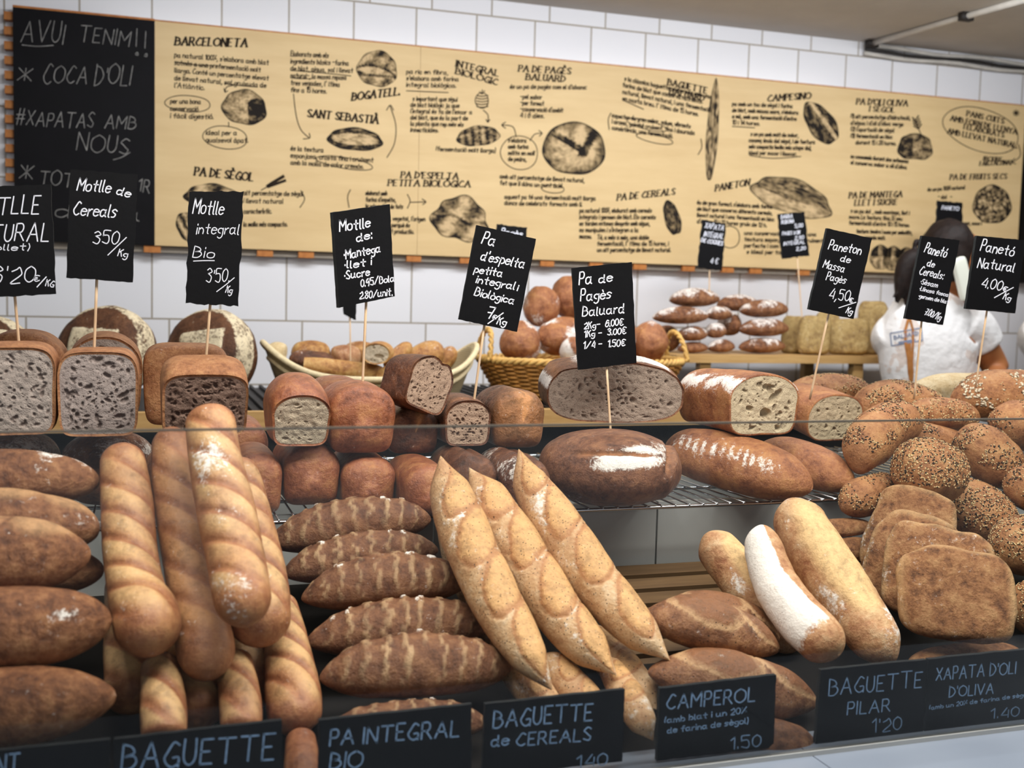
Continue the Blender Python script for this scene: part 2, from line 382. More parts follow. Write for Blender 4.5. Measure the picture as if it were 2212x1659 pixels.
def crom(ctrl, N, ts=None):
    """Catmull-Rom through control tuples (any length), sampled by arc length."""
    C = [np.array(c, float) for c in ctrl]
    if len(C) == 2: C = [C[0], (C[0] + C[1]) / 2, C[1]]
    E = [2 * C[0] - C[1]] + C + [2 * C[-1] - C[-2]]
    dense = []
    for i in range(1, len(E) - 2):
        p0, p1, p2, p3 = E[i - 1:i + 3]
        for k in range(24):
            t = k / 24
            dense.append(.5 * ((2 * p1) + (p2 - p0) * t + (2 * p0 - 5 * p1 + 4 * p2 - p3) * t * t + (3 * p1 - p0 - 3 * p2 + p3) * t ** 3))
    dense.append(C[-1]); dense = np.array(dense)
    d = np.concatenate([[0], np.cumsum(np.linalg.norm(np.diff(dense[:, :3], axis=0), axis=1))])
    u = (np.array(ts) if ts is not None else np.linspace(0, 1, N + 1)) * d[-1]
    return np.stack([np.interp(u, d, dense[:, k]) for k in range(dense.shape[1])], 1), d[-1]
def nz(p, f, seed=0.): return noise.noise(Vector((p[0] * f + seed, p[1] * f - seed, p[2] * f + seed * 2)))
def smooth(a, b, x):
    t = min(1, max(0, (x - a) / (b - a))); return t * t * (3 - 2 * t)
def p_ell(c, s): return c, s
def p_pan(c, s):
    n = 5.5 if s < 0 else 2.4
    x = math.copysign(abs(c) ** (2 / n), c); y = math.copysign(abs(s) ** (2 / n), s)
    return x * (1 + .05 * y if y < 0 else 1.0 + .05 * math.sin(3.14 * min(1, y))), y
def p_tin(c, s):
    n = 7. if s < 0 else 4.2
    x = math.copysign(abs(c) ** (2 / n), c); y = math.copysign(abs(s) ** (2 / n), s)
    return x * (1 + .03 * y), y
def p_split(c, s):
    x, y = p_pan(c, s); a = math.degrees(math.atan2(s, c)) - 78
    k = 1 - .10 * math.exp(-(a / 9) ** 2) + .03 * math.exp(-((abs(a) - 22) / 10) ** 2); return x * k, y * k
def p_dome(c, s):
    if s < 0: return math.copysign(abs(c) ** .6, c), -abs(s) ** .7 * 1.0
    return math.copysign(abs(c) ** .85, c), abs(s) ** .95
def p_flat(c, s): return c, (s if s > 0 else s * .72)

def sweep(g, path, hint=(0, 0, 1), N=72, M=36, cap=(.3, .3), pw=(2., 2.), prof=p_ell, fn=None, lump=.03, lf=18, seed=0., cut=None, mi=0):
    """loft a bread body along a path of world (x,y,z,rs,ru); cut = 'a' or 'b' leaves that end open and returns its ring"""
    q = np.linspace(0, 1, N + 1); ts = .5 * q + .5 * (.5 - .5 * np.cos(math.pi * q))
    if cut: ts = q
    S, L = crom(path, N, ts); pts = [Vector(x[:3]) for x in S]; hint = Vector(hint); rings = []
    for i, t in enumerate(ts):
        T = (pts[min(i + 1, N)] - pts[max(i - 1, 0)]).normalized()
        U = (hint - T * T.dot(hint)).normalized(); Sd = T.cross(U)
        k = 1.
        if cut != 'a' and cap[0] and t < cap[0]: k *= max(0, 1 - (1 - t / cap[0]) ** pw[0]) ** (1 / pw[0])
        if cut != 'b' and cap[1] and t > 1 - cap[1]: k *= max(0, 1 - (1 - (1 - t) / cap[1]) ** pw[1]) ** (1 / pw[1])
        rs, ru = S[i][3] * k, S[i][4] * k; ring = []
        for j in range(M):
            ph = 2 * math.pi * j / M; x, y = prof(math.cos(ph), math.sin(ph))
            p0 = pts[i] + Sd * (x * rs) + U * (y * ru)
            dr, sc, fl = fn(t, math.degrees(ph), t * L, p0) if fn else (0, 0, 0)
            dr += lump * nz(p0, lf, seed) + lump * .4 * nz(p0, lf * 3, seed)
            ring.append(g.vert(pts[i] + (Sd * (x * rs) + U * (y * ru)) * (1 + dr), sc, fl))
        rings.append(ring)
    for i in range(N):
        A, B = rings[i], rings[i + 1]
        for j in range(M): g.face((A[j], B[j], B[(j + 1) % M], A[(j + 1) % M]), mi)
    if cut != 'a': g.face(rings[0], mi)
    if cut != 'b': g.face(rings[-1][::-1], mi)
    return [g.v[i].copy() for i in (rings[0] if cut == 'a' else rings[-1])], [rings[0], rings[-1]]

def cutface(g, ringpts, ringids, inward, mat, parent, seed=1, pores=60, pr=(.0012, .004), deep=1.0, big=(), rings=60, rim=.0035, bulge=0., name='crumb'):
    """rim of crust on g, and the porous crumb face as its own part"""
    rnd = random.Random(seed); M = len(ringpts); c = sum(ringpts, Vector()) / M; inward = Vector(inward).normalized()
    e1 = (ringpts[0] - c).normalized(); e1 = (e1 - inward * e1.dot(inward)).normalized(); e2 = inward.cross(e1)
    inner = [c + (p - c) * (1 - rim / max(.01, (p - c).length)) for p in ringpts]
    ids = [g.vert(p + inward * .0005) for p in inner]
    for j in range(M): g.face((ringids[j], ids[j], ids[(j + 1) % M], ringids[(j + 1) % M]))
    up = 3; big = list(big)
    out = []
    cum = [0.]
    for j in range(M): cum.append(cum[-1] + (inner[(j + 1) % M] - inner[j]).length)
    if (ringpts[0] - c).cross(ringpts[1] - c).dot(inward) > 0: sgn = -1
    else: sgn = 1
    K = 200; j = 0
    for k in range(K):
        d = cum[-1] * k / K
        while cum[j + 1] < d: j += 1
        out.append(inner[j].lerp(inner[(j + 1) % M], (d - cum[j]) / max(1e-9, cum[j + 1] - cum[j])))
    pts = [c]
    for r in range(1, rings + 1):
        for p in out: pts.append(c + (p - c) * (r / rings))
    uv = np.array([((p - c).dot(e1), (p - c).dot(e2)) for p in pts])
    R = max((p - c).length for p in inner)
    dep = np.zeros(len(pts)); pat = np.zeros(len(pts)); plist = []
    for i in range(pores):
        q = out[rnd.randrange(K)] - c; q = q * math.sqrt(rnd.random()) * .96
        s = pr[0] + (pr[1] - pr[0]) * rnd.random() ** 3
        plist.append((q.dot(e1), q.dot(e2), s * rnd.uniform(.8, 1.7), s * rnd.uniform(.55, .9), rnd.uniform(0, 3.14)))
    for (u, v, a, b, t) in big: plist.append((u, v, a, b, t))
    for (u, v, a, b, t) in plist:
        dx, dy = uv[:, 0] - u, uv[:, 1] - v; ct, st = math.cos(t), math.sin(t)
        e = ((dx * ct + dy * st) / a) ** 2 + ((-dx * st + dy * ct) / b) ** 2
        w = np.clip(1 - e, 0, 1) ** .5
        dep = np.maximum(dep, w * b * 1.3 * deep); pat = np.maximum(pat, np.clip(w * 1.3, 0, 1) * (.6 if b < .005 else .3))
    rr = np.concatenate([[0], np.repeat(np.arange(1, rings + 1) / rings, K)])
    edge = np.clip((1 - rr) * 8, 0, 1)
    h = G()
    for i, p in enumerate(pts):
        w = .0012 * nz(p, 130, seed) + .0012 * nz(p, 45, seed)
        h.vert(p + inward * (.0008 + (dep[i] + w) * edge[i] - bulge * (1 - rr[i] ** 2)), float(pat[i] * edge[i]))
    for k in range(K): h.face((0, 1 + k, 1 + (k + 1) % K)[::sgn])
    for r in range(rings - 1):
        a, b = 1 + r * K, 1 + (r + 1) * K
        for k in range(K): h.face((a + k, b + k, b + (k + 1) % K, a + (k + 1) % K)[::sgn])
    return lambda par: h.build(name, mat, par)

def blob(g, c, ax, ay, az, e=1., fn=None, N=40, M=64, lump=.03, lf=18, seed=0., flatb=1., e2=1.):
    """superellipsoid: ax width axis, ay depth axis, az height axis (vectors with length = radius)"""
    c, ax, ay, az = Vector(c), Vector(ax), Vector(ay), Vector(az); rows = []
    pw = lambda x, k: math.copysign(abs(x) ** k, x)
    for i in range(N + 1):
        th = -math.pi / 2 + math.pi * i / N; ct, st = math.cos(th), math.sin(th); row = []
        for j in range(M):
            ph = 2 * math.pi * j / M
            x, y, z = pw(ct, e) * pw(math.cos(ph), e2), pw(ct, e) * pw(math.sin(ph), e2), pw(st, e)
            if z < 0: z *= flatb
            d = ax * x + ay * y + az * z; p0 = c + d
            dr, sc, fl = fn(x, y, z, p0) if fn else (0, 0, 0)
            dr += lump * nz(p0, lf, seed) + lump * .4 * nz(p0, lf * 3, seed)
            row.append(g.vert(c + d * (1 + dr), sc, fl))
        rows.append(row)
    for i in range(N):
        for j in range(M): g.face((rows[i][j], rows[i][(j + 1) % M], rows[i + 1][(j + 1) % M], rows[i + 1][j]))
    return g
def cam_axes(yaw=0., roll=0., tilt=0.):
    """right / depth / up axes of a thing that faces the shopper, turned by yaw, leaned back by tilt, rolled"""
    m = Matrix.Rotation(R_(yaw), 3, 'Z') @ Matrix.Rotation(R_(-tilt), 3, 'X') @ Matrix.Rotation(R_(roll), 3, 'Y')
    f = Vector((CF.x, CF.y, 0)).normalized(); r = Vector((f.y, -f.x, 0)); b = Matrix((r, f, Vector((0, 0, 1)))).transposed()
    m = b @ m; return m.col[0].copy(), m.col[1].copy(), m.col[2].copy()

def seeds(src, par, n, rnd, cover=lambda p, nn: True, size=.0024, pale=.4, oat=0., mats=('seed_dark', 'seed_pale', 'oat'), name='seed_topping'):
    """scatter real seeds over the faces of a G; one mesh, too many to count"""
    g = G(); fa = []
    for f in src.f:
        if len(f) == 4:
            a, b, c, d = (src.v[i] for i in f); nn = (c - a).cross(d - b); ar = nn.length
            if ar > 1e-12:
                nn.normalize(); ce = (a + b + c + d) / 4
                if cover(ce, nn): fa.append((ar, f, nn))
    if not fa: return
    ws = np.cumsum([x[0] for x in fa])
    for _ in range(n):
        ar, f, nn = fa[int(np.searchsorted(ws, rnd.random() * ws[-1]))]
        a, b, c, d = (src.v[i] for i in f); u, v = rnd.random(), rnd.random()
        p = a.lerp(b, u).lerp(d.lerp(c, u), v)
        t = Vector((rnd.uniform(-1, 1), rnd.uniform(-1, 1), rnd.uniform(-1, 1))); t = (t - nn * t.dot(nn))
        if t.length < .01: continue
        t.normalize(); w = nn.cross(t); q = rnd.random()
        k = 2 if q < oat else (1 if rnd.random() < pale else 0)
        s = size * rnd.uniform(.7, 1.25) * (1.9 if k == 2 else 1.); wd = .55 if k < 2 else .7; th = .35 if k < 2 else .16
        nn2 = (nn + t * rnd.uniform(-.5, .5) + w * rnd.uniform(-.5, .5)).normalized() if k == 2 else nn
        t2 = (t - nn2 * t.dot(nn2)).normalized(); w2 = nn2.cross(t2)
        o = p + nn * s * th * .5
        i0 = [g.vert(o + t2 * s), g.vert(o + t2 * s * .3 + w2 * s * wd), g.vert(o - t2 * s * .7 + w2 * s * wd * .7), g.vert(o - t2 * s), g.vert(o - t2 * s * .7 - w2 * s * wd * .7), g.vert(o + t2 * s * .3 - w2 * s * wd)]
        tp = g.vert(o + nn2 * s * th); bt = g.vert(o - nn2 * s * th)
        for j in range(6): g.face((i0[j], i0[(j + 1) % 6], tp), k); g.face((i0[(j + 1) % 6], i0[j], bt), k)
    o = g.build(name, list(mats), par); o['kind'] = 'stuff'; return o
# ------------------------------------------------------------ hand lettering (single-stroke letters laid as flat marks on a surface)
GL = dict(zip('abcdefghijklmnopqrstuvwxyz', '''4425150301103143 454151|0800 0325434120 01|442504012041|442504012042 48424050|0343442504012041|48382720 0545|4425040221 43 454a2c0b|0800 03254340|0500 0707|252a0c 2728|0800 350230|080110|0500 03153330 33556360|0500 03254340|25040120414425|050c 0425434120 01|442504012042 454c|0500 032535|4425041332312000|282130 0545|05012042 454150|052045|0510244055|0540 4500|0522 450c|05450040'''.split('|')))
GL.update(dict(zip('ABCDEFGHIJKLMNOPQRSTUVWXYZ', '''003860 1353|0800 0837451404 4452300 0|573815031130 51|083754310800|48080040 0434|480800 0434|57381503113051 5333|0800 5850 0454|0800|48422001|0800 4804 2540|080040|00083 36860|00085058|38060230626638|0800 0838463404|38060230626638 3260|0800 0838463404 2450|472806153342300 1|0868 3830|080220424 8|083068|0820468|0850 5800|083468 3430|08580050'''.split('|'))))
GL['B'] = '0800 08374514 144452300 0'; GL['M'] = '0008336860'; GL['S'] = '4728061533423001'; GL['U'] = '0802204248'; GL['C'] = '57381503113051'; GL['W'] = '0820466088'
GL['B'] = '0800 083745140 4 1444523000'
GL.update({'0': '28060220424628', '1': '062820', '2': '0627384644 0040'.replace(' ', '') , '3': '07284615 1543300 1'.replace('300 1', '3001'), '4': '38024 2 4640', '5': '4808050535423001', '6': '4728040120424504', '7': '084820 0434', '8': '2806154220 02354628'.replace(' ', ''), '9': '4528060424484530', '.': '0001', ',': '100b', "'": '0806', '!': '0803 0001', ':': '0001 0405', '-': '0444', '/': '0058', '(': '18040 1a'.replace(' ', ''), ')': '08140a', '%': '0058 0706170807 4342525343', '€': '572805032051 0535 0333', '*': '0248 0842 2822', '#': '0046 2068 0353', '·': '0304', '+': '0444 2622', '_': '0040', '[': '18080010', ']': '08181000'})
GL['4'] = '380242 4640'; GL['B'] = '0800 08374514 1444523000'; GL['a'] = '442504012042 454150'; GL['i'] = '0500 0708'; GL['D'] = '00080837543100 '.strip(); GL['G'] = '57381503113051 505333'; GL['#'] = '1028 4058 0363 0565'; GL['j'] = '252a0c 2728'
ACC = {'è': ('e', 'g'), 'é': ('e', 'a'), 'ò': ('o', 'g'), 'ó': ('o', 'a'), 'à': ('a', 'g'), 'í': ('i', 'a'), 'È': ('E', 'g'), 'Ò': ('O', 'g'), 'À': ('A', 'g')}
YV = {'a': -1, 'b': -2, 'c': -3}
SHARP = set('AEFHIKLMNTVWXYZ1447vwxzk/-%#*+[]_')
def glyph(ch):
    acc = None
    if ch in ACC: ch, acc = ACC[ch]
    st = []
    for part in GL.get(ch, '').split():
        st.append([(float(part[i]), float(YV.get(part[i + 1], 0) if part[i + 1] in YV else part[i + 1])) for i in range(0, len(part) - 1, 2)])
    w = max([x for s in st for x, y in s] or [3.])
    if acc:
        y = 6.5 if ch.islower() else 9.3; st.append([(w / 2 + (.8 if acc == 'a' else -.8), y + 1.6), (w / 2, y)])
    return ch, st, w
def smooth_pts(p, n=5):
    if len(p) < 3: return p
    out = []; E = [p[0]] + p + [p[-1]]
    for i in range(1, len(E) - 2):
        p0, p1, p2, p3 = E[i - 1:i + 3]
        for k in range(n):
            t = k / n
            out.append(tuple(.5 * ((2 * p1[a]) + (p2[a] - p0[a]) * t + (2 * p0[a] - 5 * p1[a] + 4 * p2[a] - p3[a]) * t * t + (3 * p1[a] - p0[a] - 3 * p2[a] + p3[a]) * t ** 3) for a in (0, 1)))
    return out + [p[-1]]
def ribbon(g, pts, w, to3, mi=0, nib=0.):
    """flat pen stroke; pts in pixels of the surface, w its width; nib > 0 thins the horizontal strokes like a broad pen"""
    pts = [p for i, p in enumerate(pts) if i == 0 or abs(p[0] - pts[i - 1][0]) + abs(p[1] - pts[i - 1][1]) > .01]
    if len(pts) < 2: return
    runs = [[pts[0]]]
    for i in range(1, len(pts)):
        runs[-1].append(pts[i])
        if i < len(pts) - 1:
            a, b, c = pts[i - 1], pts[i], pts[i + 1]; u = (b[0] - a[0], b[1] - a[1]); v = (c[0] - b[0], c[1] - b[1])
            if (u[0] * v[0] + u[1] * v[1]) < .25 * math.hypot(*u) * math.hypot(*v): runs.append([b])
    for pts in runs:
        prev = None
        for i, p in enumerate(pts):
            a, b = pts[max(0, i - 1)], pts[min(len(pts) - 1, i + 1)]
            dx, dy = b[0] - a[0], b[1] - a[1]; l = math.hypot(dx, dy) or 1; dx, dy = dx / l, dy / l
            ww = w * (1 - nib + nib * abs(dy)) / 2; e = ww * .7 * (1 if i == len(pts) - 1 else (-1 if i == 0 else 0))
            A = g.vert(to3(p[0] + e * dx - dy * ww, p[1] + e * dy + dx * ww)); B = g.vert(to3(p[0] + e * dx + dy * ww, p[1] + e * dy - dx * ww))
            if prev: g.face((prev[0], A, B, prev[1]), mi)
            prev = (A, B)
def write(g, text, x0, y0, x1, y1, cap, w, to3, mi=0, slant=.17, vert=False, nib=0., serif=False, jit=.35, rnd=random.Random(5), smallcaps=False):
    items = []; X = 0.
    for ch in text:
        if ch == ' ': X += 3.2; continue
        c, st, wd = glyph(ch); k = 1.
        if smallcaps and ch.isupper() is False and ch.isalpha(): c, st, wd = glyph(ch.upper()); k = .8
        items.append((c, st, X, k)); X += wd * k + 1.9
    if not items: return
    tot = max(1., X - 1.9); Lx, Ly = x1 - x0, y1 - y0; L = math.hypot(Lx, Ly); ux, uy = Lx / L, Ly / L
    vx, vy = (0, -1) if vert else (uy, -ux)
    sx = L / tot; sy = cap / 8.
    for c, st, X, k in items:
        jy = rnd.uniform(-jit, jit); js = 1 + rnd.uniform(-jit, jit) * .18
        low = .86 if c.islower() else 1.
        def mp(x, y):
            y *= low
            X2 = (X + x * k + slant * y * k * sy / sx) * sx; Y2 = (y * k * js + jy) * sy
            return (x0 + ux * X2 + vx * Y2, y0 + uy * X2 + vy * Y2)
        for s in st:
            pp = s if c in SHARP else smooth_pts(s)
            ribbon(g, [mp(*q) for q in pp], w, to3, mi, nib)
            if serif and c.isupper():
                for e, o in ((s[0], s[1]), (s[-1], s[-2])):
                    if abs(e[1] - o[1]) > 1.5 and (e[1] < .1 or e[1] > 7.9): ribbon(g, [mp(e[0] - 1.1, e[1]), mp(e[0] + 1.1, e[1])], w * .5, to3, mi)
def stroke(g, pts, w, to3, mi=0, sm=True): ribbon(g, smooth_pts(pts, 5) if sm else pts, w, to3, mi)

# ------------------------------------------------------------ the room
YB = 3.536; ZJ = EYE + .906; XJ = -.167; ZC = 2.408
def tile_mat():
    s = NT('white_wall_tile')
    sp = s.n('ShaderNodeSeparateXYZ', i_0=s.oc)
    v = s.n('ShaderNodeCombineXYZ', i_0=sp.outputs[0], i_1=sp.outputs[2])
    b = s.n('ShaderNodeTexBrick', i_Vector=v.outputs[0], i_Scale=1.0, offset=.75, offset_frequency=2)
    for k, x in (('Color1', lin('ededf0')), ('Color2', lin('e8e8ec')), ('Mortar', lin('a89f92')), ('Mortar Size', .0028), ('Mortar Smooth', .1), ('Brick Width', .2), ('Row Height', .2), ('Bias', 0.)): b.inputs[k].default_value = x
    return s.out(b.outputs['Color'], .22, .5, s.bump(s.math('SUBTRACT', 1., b.outputs['Fac']), .5, .002))
MT['tile'] = tile_mat()
MT['ceilpaint'] = plain('ceiling_paint', 'cbc6bf', .9, .1, .05, 6, .1)
MT['floor'] = plain('floor_tile', '7c766e', .5)
MT['sidepaint'] = plain('side_wall_paint', 'b9b2a6', .9, .1, .04)
def struct(name, a, b, mat, origin=None):
    g = G(); g.box(a, b); o = g.build(name, mat, None, False, origin); o['kind'] = 'structure'; return o
struct('wall_back', (-2.6, YB, -.05), (5.2, YB + .12, ZC + .1), 'tile', (XJ, YB, ZJ))
struct('ceiling', (-2.6, -3.2, ZC), (5.2, YB + .12, ZC + .1), 'ceilpaint')
struct('floor', (-2.6, -3.2, -.1), (5.2, YB + .12, 0), 'floor')
struct('wall_left', (-2.72, -3.2, 0), (-2.6, YB + .12, ZC), 'sidepaint')
struct('wall_right', (5.2, -3.2, 0), (5.32, YB + .12, ZC), 'sidepaint')

# conduit and cables under the ceiling
a, b = Pz(1876, 96, ZC - .012), Pz(2330, -34, ZC - .012)
t = empty('cable_conduit', a); props(t, 'white conduit running across the ceiling on black clips', 'conduit')
g = G(); g.tube([a, a.lerp(b, .5), b], .010, 8); g.build('pipe', 'pvc', t)
for k in (.02, .52, .95):
    p = a.lerp(b, k); g = G(); g.box(p + Vector((-.022, -.012, -.014)), p + Vector((.022, .012, .012))); g.build('clip', 'darksteel', t)
for k, (dz, dy, col) in enumerate(((0, 0, 'pvc'), (-.016, -.004, 'cable'), (-.03, 0, 'pvc'))):
    g = G(); pts = []
    for i in range(25):
        x = 2.50 + i * .06; pts.append((x, YB - .013 + dy, ZC - .016 + dz + .004 * math.sin(i * .9 + k)))
    o = g.build if False else None
    g.tube(pts, .008 if k != 1 else .006, 7); o = g.build('wall_cable', col)
    props(o, ('topmost pale cable along the joint of ceiling and tiles', 'dark middle cable along the joint of ceiling and tiles', 'lowest pale cable along the joint of ceiling and tiles')[k], 'cable', 'cables under the ceiling')

# ------------------------------------------------------------ the menu board
YF = 3.490
def B3(px, py): return P(px, py, YF - .0008)
board = empty('menu_board', P(1100, 560, YF)); props(board, 'long plywood menu board of bread drawings with a blackboard end, on the tiled wall', 'menu board')
def quad_slab(g, c, th, dirn=Vector((0, 1, 0)), mi=0, edge=1):
    f = [g.vert(p) for p in c]; bk = [g.vert(p + dirn * th) for p in c]
    g.face(f[::-1], mi); g.face(bk, edge)
    for i in range(len(c)): g.face((f[i], f[(i + 1) % len(c)], bk[(i + 1) % len(c)], bk[i]), edge)
zt, zb = P(334, 45, YF).z, P(334, 530, YF).z
xl, xm, xr = P(29, 200, YF).x, P(334, 300, YF).x, P(2207, 380, YF).x
g = G(); g.box((xl, YF, zb), (xm, YF + .018, zt)); g.build('blackboard_panel', 'blackboard', board, False)
g = G(); xs_ = P(905, 300, YF).x
g.box((xm + .0005, YF, zb), (xs_, YF + .018, zt)); g.box((xs_ + .001, YF, zb), (xr, YF + .018, zt)); g.build('plywood_panel', 'ply', board, False)
g = G(); g.box((xm, YF - .0004, zt), (xr, YF + .018, zt + .004)); g.box((xl, YF - .0004, zt), (xm, YF + .018, zt + .006)); g.build('top_edge', 'block', board, False)
g = G(); g.box((xl, YF + .018, zb - .020), (xr + .02, YF + .045, zb + .05)); g.build('back_rail', 'rail', board, False)
for px in (329, 452, 573, 662, 770, 895, 1010, 1184, 1290, 1385, 1490, 1575, 1636, 1740, 1850, 1960, 2060, 2150):
    x = P(px, 560, YF).x; g = G(); g.box((x - .024, YF + .006, zb - .021), (x + .024, YF + .045, zb - .001)); g.build('spacer_block', 'block', board, False)
for k in range(16):
    z = zt - .02 - k * .041; g = G(); g.box((xl - .024, YF + .012, z - .013), (xl - .001, YF + .045, z + .009)); g.build('spacer_block', 'block', board, False)
g = G(); g.box((xr + .022, YF - .012, zb - .02), (xr + .16, YF + .045, zt - .02)); props(g.build('dark_panel', 'trouser', None, False), 'black panel on the wall past the right end of the menu board', 'panel')
# chalk on the blackboard end
g = G()
for a in (('AVUI', 45, 91, 135, 93, 42), ('TENIM', 170, 92, 278, 98, 34), ('COCA D\'OLI', 92, 180, 280, 184, 40), ('*', 36, 180, 66, 182, 32), ('#XAPATAS', 33, 270, 200, 276, 32), ('AMB', 226, 276, 292, 281, 30),
          ('NOUS', 165, 325, 275, 330, 36), ('*', 40, 392, 68, 394, 34), ('TOT', 84, 400, 155, 404, 30), ('1R', 298, 412, 322, 416, 26), ('de pa', 120, 470, 300, 478, 30)):
    write(g, a[0], *a[1:5], a[5], 2.0, B3, vert=True, jit=.6); g.build('chalk_word', 'chalk_dim', board, False); g = G()
for pts in ([(48, 97), (80, 100), (115, 98)], [(296, 62), (294, 100)], [(315, 68), (313, 104)], [(245, 345), (262, 340), (281, 329)], [(293, 116), (297, 113), (298, 119), (293, 118)], [(313, 118), (317, 116), (317, 122), (312, 121)]):
    stroke(g, pts, 2.0, B3); g.build('chalk_mark', 'chalk_dim', board, False); g = G()
# headings
HEAD = [('BARCELONETA', 378, 97, 533, 101, 17, 0), ('BOGATELL.', 760, 217, 862, 205, 16, 0), ('SANT SEBASTIÀ', 664, 252, 816, 267, 16, 0), ('PA DE SÈGOL', 420, 378, 546, 391, 17, 0), ("PA D'ESPELTA", 866, 384, 989, 387, 13, 0), ('PETITA BIOLÒGICA', 838, 401, 1015, 404, 13, 0),
        ('INTEGRAL', 985, 143, 1076, 165, 13, 0), ('BIOLÒGIC', 984, 159, 1074, 184, 13, 0), ('PA DE PAGÈS', 1120, 154, 1232, 160, 13, 0), ('BALUARD', 1136, 172, 1220, 177, 13, 0), ('BAGUETTE', 1442, 183, 1526, 202, 13, 0), ('BALUARD', 1446, 202, 1520, 219, 13, 0),
        ('CAMPESINO', 1658, 219, 1750, 213, 13, 0), ("PA D'OLI OLIVA", 1850, 225, 1960, 229, 12, 0), ('I SÈGOL', 1878, 240, 1932, 243, 11, 0), ('PANS CUITS', 2088, 250, 2168, 267, 11, 0), ('AMB FORN DE LLENYA', 2053, 260, 2196, 290, 11, 0), ('I ELABORATS', 2082, 278, 2168, 297, 11, 0), ('AMB LLEVAT NATURAL.', 2047, 288, 2196, 320, 11, 0),
        ('PA DE CEREALS', 1333, 433, 1457, 420, 13, 0), ('PANETON', 1545, 413, 1618, 400, 13, 0), ('PA DE FRUITS SECS', 2052, 388, 2174, 386, 11, 0), ('PA DE MANTEGA', 1834, 428, 1948, 425, 12, 0), ('LLET I SUCRE', 1846, 444, 1937, 442, 12, 0), ('(ROURE', 2124, 347, 2164, 349, 9, 0), ('FAIG I ALZINA)', 2116, 358, 2184, 355, 9, 0)]
g = G()
for h in HEAD: write(g, h[0], *h[1:5], h[5], max(2.6, h[5] * .27), B3, slant=.16, vert=True, nib=.55, serif=True, jit=0)
g.build('printed_headings', 'black_ink', board, False)
